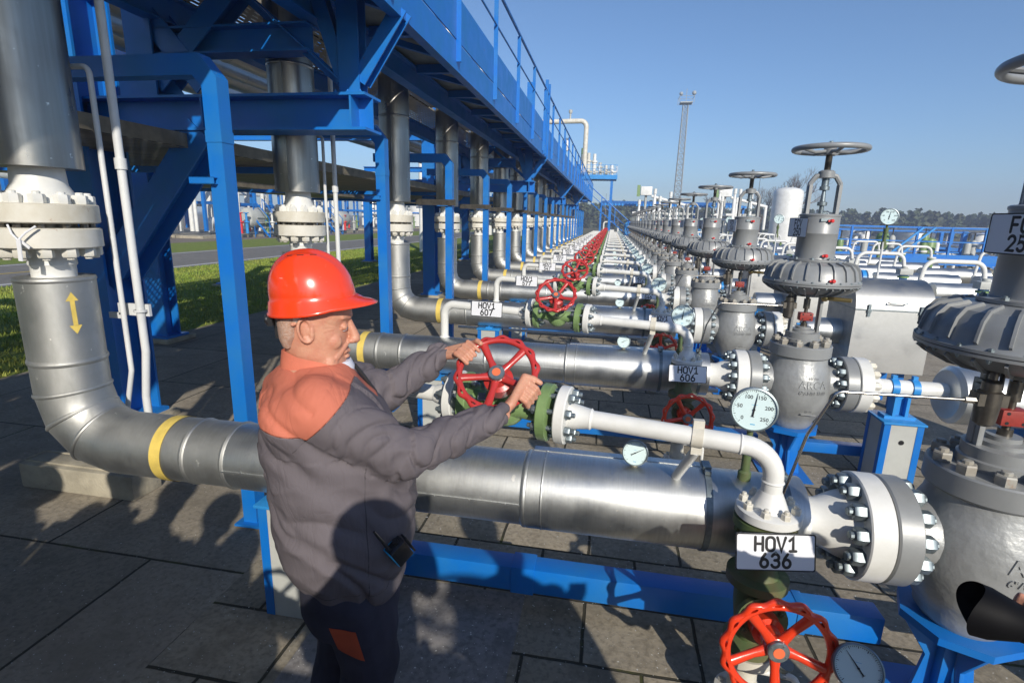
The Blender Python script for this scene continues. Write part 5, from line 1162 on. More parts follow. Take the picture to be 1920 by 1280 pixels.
HELM = mat('red_helmet_plastic', (.85,.055,.012), .22, nscale=30, namt=.05, coat=.6, spec=.6); 
hn = HELM.node_tree; t_ = hn.nodes.new('ShaderNodeTexNoise'); t_.inputs['Scale'].default_value = 14; t_.inputs['Detail'].default_value = 2; t_.inputs['Distortion'].default_value = 2.5
tcn = hn.nodes.new('ShaderNodeTexCoord'); mpn = hn.nodes.new('ShaderNodeMapping'); mpn.inputs['Scale'].default_value = (1,3.5,9); mpn.inputs['Rotation'].default_value = (.4,.7,.3); hn.links.new(tcn.outputs['Object'], mpn.inputs[0]); hn.links.new(mpn.outputs[0], t_.inputs[0])
rp = hn.nodes.new('ShaderNodeValToRGB'); rp.color_ramp.elements[0].position = .745; rp.color_ramp.elements[1].position = .755; hn.links.new(t_.outputs[0], rp.inputs[0])
mxn = hn.nodes.new('ShaderNodeMix'); mxn.data_type = 'RGBA'; mxn.inputs[6].default_value = (.86,.058,.012,1); mxn.inputs[7].default_value = (.85,.35,.28,1); hn.links.new(rp.outputs[0], mxn.inputs[0]); hn.links.new(mxn.outputs[2], hn.nodes['Principled BSDF'].inputs['Base Color'])
ho = mpart('helmet', hm, HELM); sm_ = ho.modifiers.new('solid', 'SOLIDIFY'); sm_.thickness = .003; sm_.offset = -1
mb = MB(); mb.T = HT
for k in range(3):
    P0 = Vector(hel(R([-136,-103,-68][k]), 5.0)); P1 = Vector(hel(R([-136,-103,-68][k]+18), 5.0)); mb.bar(P0, P1, .004, .009)
mb.T = None; vent = mb.mesh('vent_slots'); mpart('vent_slots', vent, BLACK)
mb = MB(); mb.T = HT; N = 40; pth = []
vs = []
for j in range(N+1):
    t = R(100)+R(160)*j/N
    for dz, o_ in ((-.024,.0),(-.064,-.002)): vs.append((.103*math.cos(t)+o_*math.cos(t)-.004, .086*math.sin(t), dz-.020*abs(math.cos((t)))**2+.012))
mb.add(vs, [(2*j, 2*j+1, 2*j+3, 2*j+2) for j in range(N)]); mb.T = None; hbm = mb.mesh('head_band'); o = mpart('head_band', hbm, mat('grey_plastic', (.50,.52,.50), .4)); s2 = o.modifiers.new('solid','SOLIDIFY'); s2.thickness = .004
mb = MB(); mb.T = HT; mb.lathe([(.014,0),(.016,.004),(.016,.016),(.012,.02)], (-.112,0,-.055), (-1,0,0), 16).box((-.108,-.026,-.052),(.012,.05,.026)).box((-.102,0,-.085),(.008,.045,.04)); mb.T = None; mpart('adjuster_knob', mb.mesh('adjuster_knob'), BLACK)
# radio clipped in the pocket: a thing of its own
rd = empty('radio', tuple(W(.185,.20,.915)), 'small black two way radio with a blue edge in the jacket pocket', 'radio')
RRM = Matrix((F35, -RT, Vector((0,0,1)))).transposed().to_4x4() @ Matrix.Rotation(R(-33), 4, 'Y')
bvj = BVHTree.FromPolygons([v.co.copy() for v in jk.data.vertices], [tuple(p.vertices) for p in jk.data.polygons]); hit = bvj.ray_cast(W(.165,.6,.90), -RT)
n0 = hit[1]; z0_ = (Vector((0,0,1))-n0*n0.z).normalized(); RRM = Matrix(((-n0).cross(z0_), -n0, z0_)).transposed().to_4x4() @ Matrix.Rotation(R(-33), 4, 'Y')
rd.matrix_world = Matrix.Translation(hit[0]+hit[1]*.014) @ RRM
part('case', MB().bb(-.026,.026,-.016,.016,-.05,.035), BLACK, rd, bevel=.004); part('edge_trim', MB().bb(-.029,-.0262,-.0165,.0165,-.04,.036).bb(-.026,.012,.0162,.018,.02,.034), LIGHTBLUE, rd, bevel=.001)
part('antenna', MB().cyl((-.018,0,.035),(-.018,0,.155),.0055,.0035,n=10), BLACK, rd); part('knob', MB().cyl((.008,0,.035),(.008,0,.05),.008,n=12), BLACK, rd); part('belt_clip', MB().bb(.03,.036,-.011,.011,-.055,.03), BLACK, rd, bevel=.001)

# ---- photographers and added shade figures
def simple_person(loc, face, hgt, crouch, label, top_m, leg_m, arms, gear=True, lean=0.):
    """arms: two (elbow, wrist) pairs in world coordinates"""
    L0 = Vector(loc); Fd = Vector((math.cos(face), math.sin(face), 0)); Sd = Vector((-Fd.y, Fd.x, 0)); k = hgt/1.78; z = Vector((0,0,1)); c_ = 1-crouch
    t = empty('person', loc, label, 'person'); P = lambda u, s_, zz: L0+Fd*u*k+Sd*s_*k+z*zz
    hz = .92*k*c_+.02; sh = hz+.54*k*math.cos(lean); lu = .54*math.sin(lean)
    body_ = MB(); slices(body_, [(P(0,0,hz-.06),Fd,Sd,.10,.14),(P(lu*.4,0,hz+.2*k),Fd,Sd,.10,.14),(P(lu*.9,0,sh-.04),Fd,Sd,.09,.15),(P(lu,0,sh+.05),Fd,Sd,.05,.07)]); head_c = P(lu+.05,0,sh+.20*k)
    body_.caps(P(lu,0,sh), P(lu+.03,0,sh+.12*k), .06, .055); head_mb(body_, head_c, face, lean*.3, k)
    cl_ = MB(); slices(cl_, [(P(0,0,hz-.12),Fd,Sd,.15,.19),(P(.0,0,hz),Fd,Sd,.155,.195),(P(lu*.45,0,hz+.25*k),Fd,Sd,.15,.19),(P(lu*.85,0,sh-.1),Fd,Sd,.14,.19),(P(lu,0,sh+.0),Fd,Sd,.11,.17),(P(lu,0,sh+.055),Fd,Sd,.08,.09)])
    pn = MB()
    for i, s_ in enumerate((-1,1)):
        A_ = P(lu, s_*.19, sh-.03); E_, W_ = [Vector(q) for q in arms[i]]
        body_.caps(A_, E_, .045, .04); body_.caps(E_, W_, .038, .028); cl_.caps(A_, E_, .07, .06); cl_.caps(E_, E_.lerp(W_, .9), .058, .042)
        d_ = (W_-E_).normalized(); sd_ = d_.cross(z).normalized(); up = sd_.cross(d_)
        for q in range(4):
            b0 = W_+d_*.085+sd_*(q-1.5)*.019; body_.caps(W_, b0, .017, .011, 10); body_.caps(b0, b0+d_*.025+up*.012, .0105, .0095, 10); body_.caps(b0+d_*.025+up*.012, b0+d_*.03+up*.038, .0095, .0085, 10)
        body_.caps(W_+d_*.02, W_+d_*.055+sd_*.035*s_+up*.02, .015, .012, 10); body_.caps(W_+d_*.055+sd_*.035*s_+up*.02, W_+d_*.085+sd_*.03*s_+up*.035, .012, .0095, 10)
        kn = P(.02+crouch*.42, s_*.11, .48*k*(1-crouch*.15)); an = P(-.02, s_*.11, .09)
        body_.caps(P(0,s_*.09,hz-.03), kn, .07, .05); body_.caps(kn, an, .048, .035); body_.caps(an, P(.14,s_*.12,.035), .035, .028)
        pn.caps(P(0,s_*.09,hz), kn, .10, .078); pn.caps(kn, P(-.02,s_*.11,.12), .075, .065)
    o = part('body', remesh(body_, .005, 3), SKIN, t); o.matrix_basis = Matrix.Translation(-L0)
    m_ = remesh(cl_, .012, 5, .5, 'jacket')
    _n = [v.normal.copy() for v in m_.vertices]
    for v, n_ in zip(m_.vertices, _n): v.co = v.co+n_*.012*noise.noise(v.co*8)
    o = part('jacket', m_, top_m, t); o.matrix_basis = Matrix.Translation(-L0)
    o = part('trousers', remesh(pn, .012, 5, .5, 'trousers'), leg_m, t); o.matrix_basis = Matrix.Translation(-L0)
    hb_ = MB(); hb_.sphere(head_c+z*.035-Fd*.015, .112*k, 20, (1,.85,1)); o = part('hair', hb_, RUBBER, t); o.matrix_basis = Matrix.Translation(-L0)
    sb_ = MB()
    for s_ in (-1,1): slices(sb_, [(P(.05,s_*.12,.004),Fd,Sd,.14,.05),(P(.05,s_*.12,.05),Fd,Sd,.135,.05),(P(.0,s_*.12,.10),Fd,Sd,.07,.045)], 20)
    o = part('shoes', sb_, RUBBER, t); o.matrix_basis = Matrix.Translation(-L0); return t
DARKC = mat('dark_coat', (.03,.035,.05), .8, nscale=9, namt=.3); TAN = mat('tan_coat', (.20,.15,.09), .8); 
# crouching photographer on the right, lens in the frame
LC = Vector((.694,.935,1.170)); LD = Vector((.90,-.33,-.04)).normalized()
simple_person((1.30,.86,0), R(176), 1.74, .30, 'photographer in dark clothes crouching beyond the right edge, holding the camera', DARKC, DARKC, [((1.15,1.15,1.00),(.845,.975,1.125)),((1.22,.62,.98),(.98,.80,1.08))], lean=R(12))
pc = empty('camera', tuple(LC), 'black camera with a hooded lens poking in at the lower right', 'camera')
mb = MB().lathe([(.046,-.026),(.044,.0),(.031,.040),(.029,.042),(.028,.038),(.043,-.024)], (0,0,0), LD, 40, caps=False)
# petal hood: pull the front edge in and out
mb.v = [tuple(Vector(q)+(LD*(.011*math.cos(2*math.atan2(Vector(q).cross(LD).z, Vector(q).cross(LD).y))) if Vector(q).dot(LD) < -.01 else Vector((0,0,0)))) for q in mb.v]
LENSB = mat('lens_black', (.004,.004,.005), .6, spec=.12); part('lens_hood', mb, LENSB, pc); part('glass', MB().sphere(LD*.043, .024, 20, (1,1,1)), mat('lens_glass', (.01,.01,.015), .05, coat=1), pc)
part('lens_barrel', MB().lathe([(.026,.036),(.030,.040),(.030,.054),(.0285,.056),(.0285,.07),(.030,.072),(.030,.12),(.032,.125),(.032,.19),(.029,.20),(.029,.235)], (0,0,0), LD, 40), LENSB, pc); part('red_ring', MB().lathe([(.0304,.060),(.0325,.061),(.0325,.066),(.0304,.067)], (0,0,0), LD, 40, caps=False), REDP, pc)
part('camera_body', MB().box(LD*.265+Vector((0,0,.0)), (.06,.14,.10)).box(LD*.262+Vector((0,0,.065)), (.05,.05,.035)), BLACK, pc, bevel=.006)
# tall photographer shades the jacket; the rest are unseen figures added for foreground shade
simple_person((.16,-.34,0), R(100), 1.86, 0, 'tall photographer behind the camera whose shadow falls on the man', DARKC, DARKC, [((.38,-.20,1.36),(.22,.02,1.60)),((-.14,-.22,1.38),(.0,.0,1.60))])
simple_person((-.75,-.55,0), R(85), 1.80, 0, 'unseen person in a tan coat added for shade behind the camera to the left', TAN, DARKC, [((-.50,-.42,1.15),(-.62,-.2,1.30)),((-1.0,-.45,1.15),(-.85,-.22,1.28))])
simple_person((-1.6,-.25,0), R(70), 1.76, 0, 'unseen person in dark clothes added for shade behind the camera at the far left', DARKC, DARKC, [((-1.35,-.1,1.05),(-1.4,.12,1.2)),((-1.85,-.15,1.05),(-1.7,.12,1.2))])
simple_person((-.35,-.95,0), R(95), 1.84, 0, 'unseen tall person in a dark coat added for shade two steps behind the camera', DARKC, DARKC, [((-.1,-.85,1.15),(-.2,-.6,1.3)),((-.6,-.85,1.15),(-.5,-.6,1.3))])
simple_person((-2.05,-.5,0), R(80), 1.82, 0, 'unseen person in a dark coat added for shade between two others at the left', DARKC, DARKC, [((-1.85,-.38,1.05),(-1.95,-.1,1.2)),((-2.25,-.4,1.05),(-2.15,-.15,1.2))])
simple_person((-1.18,-.45,0), R(80), 1.83, 0, 'unseen tall person in a tan coat behind the camera, left of middle, added for shade', TAN, DARKC, [((-.98,-.35,1.05),(-1.08,-.1,1.2)),((-1.38,-.35,1.05),(-1.28,-.12,1.2))])
simple_person((.45,-1.0,0), R(95), 1.78, 0, 'unseen person in a tan coat added for shade two steps behind the camera', TAN, DARKC, [((.7,-.9,1.1),(.6,-.65,1.25)),((.2,-.9,1.1),(.3,-.65,1.25))])
simple_person((.85,-.35,0), R(100), 1.80, 0, 'unseen person in a dark coat added for shade behind the camera to the right', DARKC, TAN, [((1.1,-.25,1.1),(1.0,0,1.25)),((.6,-.25,1.1),(.7,0,1.25))])
simple_person((-2.5,-.45,0), R(80), 1.78, 0, 'unseen person in a tan coat added for shade near the walkway behind the camera', TAN, DARKC, [((-2.25,-.35,1.05),(-2.35,-.1,1.2)),((-2.75,-.35,1.05),(-2.6,-.1,1.2))])
# ------------------------------------------------------------ metering field on the right
BOXM = cladding('box_aluminium', (.50,.50,.49), .40, (1,1,1))
def make_box():
    t = empty('insulation_box', (0,0,0), 'x', 'insulated box', 'large silver insulation boxes'); W2 = .33; z0, z1 = .42, 1.33; x0, x1 = 2.42, 3.12
    pr_ = [(-W2,z0),(W2,z0),(W2,z1-.30)]+[(W2*math.cos(R(a_)), z1-.30+.30*math.sin(R(a_))) for a_ in range(10,171,10)]+[(-W2,z1-.30)]
    part('case', MB().prism(pr_, (x0,0,0), (0,1,0), (0,0,1), x1-x0), BOXM, t, ang=25)
    part('seam', MB().bb(x0-.004,x1+.004,-W2-.008,W2+.008,z0+.62,z0+.630), ZINC, t)
    mb = MB()
    for X in (2.54,3.0): mb.bb(X-.012,X+.012,-W2-.016,-W2-.002,z0+.56,z0+.68); mb.bb(X-.018,X+.018,-W2-.02,-W2-.008,z0+.60,z0+.63)
    part('latches', mb, ZINC, t); part('handle', MB().tube(fillet([(2.70,-W2,z0+.70),(2.70,-W2-.03,z0+.70),(2.86,-W2-.03,z0+.70),(2.86,-W2,z0+.70)],.01,3),.007,8), ZINC, t)
    part('legs', MB().bb(2.5,2.58,-.2,-.12,.005,z0).bb(2.95,3.03,-.2,-.12,.005,z0).bb(2.5,2.58,.12,.2,.005,z0).bb(2.95,3.03,.12,.2,.005,z0), BLUE, t)
    part('inlet_cladding', MB().lathe([(.13,0),(.135,.02),(.135,.36)], (2.08,0,PZ+.03), (1,0,0), 32), ALU, t)
    return t
bx = make_box(); bx_tree = tree(bx)
for i in range(2, 14):
    l = 'large silver box with a rounded top and latches, right of the second control valve' if i == 2 else 'silver insulation box at the right end of the %s' % rowname(i)
    if i == 2: bx.location = (0,S*3,0); bx['label'] = l
    else: dup(bx_tree, bx, (0,S*(i+1),0), l)
def big_cyl(y, l):
    t = empty('insulated_vessel', (0,y,0), l, 'vessel'); part('cladding', MB().lathe([(.06,0),(.17,.004),(.2,.03),(.2,1.5)], (2.36,0,PZ-.02), (1,0,0), 44), ALU, t); part('support', MB().bb(2.9,3.0,-.15,.15,.005,PZ-.2), BLUE, t)
big_cyl(2.0, 'insulated silver cylinder low behind the nearest control valve'); big_cyl(4.0, 'insulated silver cylinder with a rounded end right of the white outlet pipe')
def make_run():
    t = empty('meter_run', (0,0,0), 'x', 'pipe', 'silver metering pipes in the field'); z = .80
    part('cladding', MB().lathe([(.14,0),(.15,.01),(.15,1.1),(.10,1.12)], (3.35,0,z), (1,0,0), 24), ALU, t); part('cladding', MB().lathe([(.10,0),(.17,.02),(.17,1.5)], (5.35,0,z), (1,0,0), 24), ALU, t); part('cladding', MB().lathe([(.17,0),(.17,1.4),(.1,1.42)], (7.2,0,z), (1,0,0), 24), ALU, t)
    for xf in (4.62,5.18): part('flange', MB().lathe([(.2,0),(.2,.07)], (xf,0,z), (1,0,0), 28), WHITE, t)
    part('ball_valve', MB().lathe([(.09,-.14),(.2,-.13),(.2,-.06),(.14,-.05),(.17,.0),(.17,.22),(.14,.27),(.2,.28),(.2,.35),(.09,.36)], (4.80,0,z), (1,0,0), 28).cyl((4.91,0,z+.1),(4.91,0,z+.3),.06), LBLUE, t)
    part('gearbox', MB().box((4.9,-.03,z+.33),(.20,.16,.10)).cyl((4.9,-.03,z+.38),(4.9,-.03,z+.42),.05), PGREY, t, bevel=.01)
    for xf in (3.9,6.2): part('stand', MB().bb(xf,xf+.1,-.06,.06,.005,z-.15), BLUE, t)
    return t
mr_ = make_run(); mr_tree = tree(mr_)
def make_goose():
    t = empty('gooseneck_pipe', (0,0,0), 'x', 'pipe', 'white goosenecks with green valves')
    part('loop', MB().tube(fillet([(4.05,0,.85),(4.12,0,1.42),(4.80,0,1.42),(4.86,0,1.12)], .14, 7), .030, 14), WHITE, t)
    part('green_valve', MB().lathe([(.035,0),(.05,.02),(.05,.12),(.085,.125),(.085,.155),(.04,.16),(.04,.2),(.09,.205),(.09,.24)], (4.86,0,.90), (0,0,1), 20), GREEN, t)
    part('flange', MB().lathe([(.09,.0),(.09,.035),(.04,.04)], (4.86,0,1.145), (0,0,1), 20), WHITE, t); return t
gn = make_goose(); gn_tree = tree(gn)
for i in range(3, 17):
    y = S*(i+1); rn = rowname(i)
    if i == 3: mr_.location = (0,y,0); mr_['label'] = 'silver metering pipe with a light blue valve, nearest in the right hand field'; gn.location = (.05,y,0); gn['label'] = 'white gooseneck pipe nearest the FCV 251 plate'
    else: dup(mr_tree, mr_, (0,y,0), 'silver metering pipe with a light blue valve behind the %s' % rn); dup(gn_tree, gn, (.05,y,0), 'white gooseneck with a green valve beside the %s' % rn); dup(gn_tree, gn, (2.9+.3*(i % 3),y+.7,0), 'outer white gooseneck standing far right of the %s' % rn)
for i in range(1, 12):
    y = S*(i+1); g_ = dup(GBt, GB, None, ['','round gauge on a tall stalk just left of the FCV 251 plate','round gauge on a tall stalk against the wood, right of the second control valve'][i] if i < 3 else 'round gauge on a tall stalk beside the %s' % rowname(i)); g_['group'] = 'gauges on tall stalks'
    M_ = gauge_rot(R(-104), R(2)); M_.translation = Vector((2.50+.11*min(i,3), y, 1.94)); g_.matrix_world = M_
    s_ = tag(part('stalk', MB().cyl((0,0,0),(0,0,-.8),.011,n=8), CONDUIT), None); setp(s_, g_); s_.matrix_basis = M_.inverted() @ Matrix.Translation(M_.translation+Vector((-.0,.03,-.25)))
# blue rack behind the field with green filters
fr = empty('blue_rack', (7.0,20,0), 'long blue railing and rack in front of the wood, right side', 'railing'); Lr = 26
for z, hh in ((1.90,.05),(1.45,.035),(.98,.12)): part('rail', MB().bb(0,Lr,-.03,.03,z-hh/2,z+hh/2), BLUE, fr)
for k in range(27): part('post', MB().bb(k-.03,k+.03,-.035,.035,0,1.93), BLUE, fr)
for x0, h in ((2.2,1),(6.5,-1),(12.,1)): part('brace', MB().bar((x0,-.1,1.0),(x0+.9*h,-.1,1.9),.04,.06).bar((x0+.35,-.1,1.0),(x0+.35+.9*h,-.1,1.9),.04,.06), LBLUE, fr)
part('floor_beam', MB().bb(0,Lr,.8,.95,.7,1.0).bb(0,Lr,-.05,.0,.70,.93), BLUE, fr)
for k in range(36):
    X = 7.5+k*.62+random.uniform(-.2,.2); big = k % 3 == 0; r = .20 if big else .11; h = 1.55+random.uniform(-.1,.2)
    t = empty('filter_column', (X,21.0+random.uniform(-.3,.6),0), 'upright %s vessel behind the blue railing, %s from the left' % ('thick green' if big else 'slim pale', (ORD+['twenty-fourth','twenty-fifth','twenty-sixth','twenty-seventh','twenty-eighth','twenty-ninth','thirtieth','thirty-first','thirty-second','thirty-third','thirty-fourth','thirty-fifth','thirty-sixth'])[k]), 'vessel', 'upright vessels behind the blue railing')
    part('vessel', MB().lathe([(r,.02),(r,h-.15),(r*.8,h-.05),(r*.3,h)], (0,0,0), (0,0,1), 20), GREEN if big or k % 4 == 1 else PGREY, t); part('band', MB().lathe([(r*1.3,h*.62),(r*1.3,h*.66)], (0,0,0), (0,0,1), 20), WHITE if k % 2 else DGREEN, t)
    part('handwheel', MB().cyl((0,0,h),(0,0,h+.25),.02,n=8).lathe([(.16,h+.24),(.16,h+.26)],(0,0,0),(0,0,1),16), STEEL, t)
# canopies
def canopy(x0, x1, y, z, l):
    t = empty('canopy', (x0,y,0), l, 'shed', 'blue roofed open sheds'); Lx = x1-x0
    part('roof', MB().add([(0,-3,z-.25),(Lx,-3,z-.25),(Lx,3,z+.25),(0,3,z+.25),(0,-3,z-.15),(Lx,-3,z-.15),(Lx,3,z+.35),(0,3,z+.35)], [(3,2,1,0),(4,5,6,7),(0,1,5,4),(1,2,6,5),(2,3,7,6),(3,0,4,7)]), BLUE, t)
    mb = MB(); k = 0.
    while k < Lx: mb.bb(k,k+.12,-3.06,-3.0,z-.3,z-.08); k += .3
    part('corrugated_edge', mb, LBLUE, t, smooth=False)
    for q in range(int(Lx//4)+1): part('column', MB().bb(q*4-.08,q*4+.08,-2.8,-2.64,0,z-.2), BLUE, t)
    for q in range(int(Lx//2)):
        part('equipment', MB().bb(q*2+.2,q*2+1.3,-1,.6,.1,1.1+.5*(q%3)).cyl((q*2+1.6,-1,.2),(q*2+1.6,-1,2.3),.12,n=12).tube(fillet([(q*2+.3,-1.3,.4),(q*2+.3,-1.3,1.8),(q*2+1.6,-1.3,1.8)],.2,4),.07,10), [WHITE,LBLUE,PGREY][q%3], t)
canopy(-1.0, 11.2, 52, 3.5, 'blue roofed open shed behind the row of control valves'); canopy(-14, -2.5, 58, 3.9, 'blue roofed open shed beyond the end of the walkway')
# white storage tank, vents, mast, antennas
tk = empty('storage_tank', (11.7,40,0), 'tall white upright tank behind the second control valve', 'tank')
part('shell', MB().lathe([(.95,.2),(.95,3.95),(.9,4.15),(.75,4.28),(.4,4.38),(.001,4.4)], (0,0,0), (0,0,1), 40), WHITE, tk); part('nozzle', MB().cyl((.7,-.75,2.6),(.75,-.95,2.6),.06,n=10).cyl((-.2,0,4.38),(-.2,0,4.5),.05,n=8).cyl((.2,0,4.36),(.2,0,4.48),.05,n=8), PGREY, tk); part('skirt', MB().lathe([(.8,0),(.8,.2)],(0,0,0),(0,0,1),32), BLUE, tk)
for k in range(12):
    X = [3.2,3.7,4.6,5.0,8.2,8.6,9.1,9.5,9.9,10.3,2.1,6.0][k]; h = [4.4,3.9,4.3,3.7,4.6,4.0,4.5,3.9,4.6,4.1,3.6,3.4][k]; t = empty('vent_stack', (X,44+k%3,0), 'white vent pipe on the skyline, %s from the left' % ORD[sorted([3.2,3.7,4.6,5.0,8.2,8.6,9.1,9.5,9.9,10.3,2.1,6.0]).index(X)], 'vent pipe', 'white vent pipes on the skyline')
    part('pipe', MB().lathe([(.13,0),(.13,h-.8),(.09,h-.75),(.09,h-.4),(.13,h-.38),(.13,h)], (0,0,0), (0,0,1), 12), WHITE, t); part('branch', MB().tube(fillet([(0,0,2.2),(.6,0,2.2),(.6,0,1.2)],.15,4),.09,10).bb(-.5,.6,-.1,.1,2.5,2.66), PGREY if k % 2 else WHITE, t)
for X, l in ((2.2,'white box on legs with a green panel on the skyline, left of the mast'),(8.4,'white box on the skyline right of the mast')):
    t = empty('equipment_cabin', (X,46,0), l, 'cabin'); part('cabin', MB().bb(0,.9,0,.8,4.0,4.7), WHITE, t, bevel=.05); part('panel', MB().bb(-.3,-.05,0,.1,3.9,4.8), GREEN, t); part('legs', MB().cyl((.45,.4,0),(.45,.4,4.0),.1,n=10), PGREY, t); part('pipe', MB().tube([(.9,.3,3.95),(3.6,.3,3.3),(3.6,.3,1.5)], .12, 10), WHITE, t)
ms = empty('lattice_mast', (12.2,110,0), 'tall grey lattice mast with a small platform on top', 'mast'); H = 23.6
def leg_at(k, z): w_ = .70-.25*z/H; return Vector(((1,-1,-1,1)[k]*w_, (1,1,-1,-1)[k]*w_, z))
MASTM = mat('mast_paint', (.36,.40,.42), .6, nscale=2, namt=.3)
for k in range(4): part('leg', MB().tube([leg_at(k,0), leg_at(k,H)], .075, 6), MASTM, ms)
mb = MB(); nz = 24
for q in range(nz):
    z0, z1 = H*q/nz, H*(q+1)/nz
    for k in range(4): a0, a1 = leg_at(k,z0), leg_at((k+1)%4,z1); mb.tube([a0,a1],.04,4); mb.tube([leg_at((k+1)%4,z0),leg_at(k,z1)],.04,4); mb.tube([leg_at(k,z1),leg_at((k+1)%4,z1)],.04,4)
part('lattice', mb, MASTM, ms, smooth=False)
part('platform', MB().bb(-1.1,1.1,-1.1,1.1,H,H+.2), MASTM, ms); mb = MB()
for k in range(4):
    c_ = Vector(((1,-1,-1,1)[k]*1.3,(1,1,-1,-1)[k]*1.3,H)); c2 = Vector(((1,-1,-1,1)[(k+1)%4]*1.3,(1,1,-1,-1)[(k+1)%4]*1.3,H)); mb.tube([c_,c_+Vector((0,0,1.1))],.05,5); mb.tube([c_+Vector((0,0,1.1)),c2+Vector((0,0,1.1))],.04,5)
part('guard_rail', mb, MASTM, ms); part('floodlight', MB().sphere((1.2,-1.2,H+1.6),.4,10).sphere((-1.1,-1.2,H+1.5),.35,10).cyl((0,0,H),(0,0,H+2.6),.05,n=6), MASTM, ms)
for X, Y, h, l in ((22,90,9.5,'thin dark antenna pole right of the mast'),(9.6,120,7.6,'slim antenna pole just left of the mast'),(-1.6,130,8.2,'slim antenna pole beyond the stairway')):
    t = empty('antenna_pole', (X,Y,0), l, 'pole'); part('pole', MB().lathe([(.12,0),(.09,h*.6),(.04,h*.62),(.03,h)],(0,0,0),(0,0,1),8), STEEL, t); part('cross_arm', MB().bb(-.3,.3,-.03,.03,h*.55,h*.58), STEEL, t)
# arch pipe and process platform beyond the walkway
ap = empty('arch_pipe', (-2.62,48.2,0), 'tall pale pipe bent over at the top, rising behind the handrail', 'pipe')
part('pipe', MB().tube(fillet([(-9.5,0,9.9),(0,0,10.1),(0,0,5.9)],.5,8),.20,20), WRUST, ap); part('relief_valve', MB().cyl((-1.4,0,10.2),(-1.4,0,10.7),.07,n=8).lathe([(.12,10.7),(.16,10.8),(.16,10.95),(.08,11.0)],(-1.4,0,0),(0,0,1),12), PGREY, ap)
pl = empty('process_platform', (-3.6,49,0), 'blue elevated platform crowded with white pipework behind the walkway', 'platform')
for X in (0,3.4):
    for Y in (0,2.6): part('leg', MB().bar((X,Y,0),(X,Y,5.5),.22,.22), BLUE, pl)
part('deck', MB().bb(-.4,3.8,-.3,3.0,5.5,5.72), DECKM, pl); part('edge_beam', MB().bb(-.45,3.85,-.36,-.30,5.42,5.78), LBLUE, pl)
mb = MB()
for k in range(9): mb.bb(-.4+k*.52,-.36+k*.52,-.3,-.27,5.7,6.6)
for z in (6.25,6.6): mb.bb(-.4,3.8,-.3,-.27,z,z+.03)
part('guard_rail', mb, LBLUE, pl, smooth=False)
for k in range(7):
    X = .2+k*.52; h = random.uniform(.7,2.0); part('vessel' if k % 2 else 'pipework', MB().lathe([(.18,5.72),(.18,5.72+h*.6),(.26,5.72+h*.62),(.26,5.72+h*.7),(.14,5.72+h*.72),(.14,5.72+h)],(X,.8+.3*(k%2),0),(0,0,1),14).tube(fillet([(X,.6,6.1),(X+.45,.6,6.1),(X+.45,.6,6.6)],.08,3),.08,8), [WHITE,PGREY,WRUST][k%3], pl)
part('green_cylinder', MB().cyl((.7,1.6,5.8),(.7,1.6,8.2),.2,n=14), GREEN, pl); part('white_drum', MB().lathe([(.06,6.0),(.06,7.9),(.3,7.95),(.34,8.1),(.34,8.9),(.3,9.0)],(-.9,1.4,0),(0,0,1),18), WHITE, pl)
for q, (X, h) in enumerate(((-4.6,5.2),(-5.9,6.3),(-3.9,4.2),(-7.0,5.6),(-8.6,6.6))):
    t = empty('process_column', (X-1.2,40-q*3.2,0), 'slender white column above the walkway deck, %s from the stair' % ORD[q], 'vessel', 'white columns behind the walkway'); part('column', MB().lathe([(.16,0),(.16,h),(.24,h+.05),(.24,h+.5),(.16,h+.55),(.16,h+1.1),(.05,h+1.15)],(0,0,0),(0,0,1),14), WHITE, t); part('ring_platform', MB().lathe([(.3,h-.3),(.5,h-.3),(.5,h-.22),(.3,h-.22)],(0,0,0),(0,0,1),16), BLUE, t)
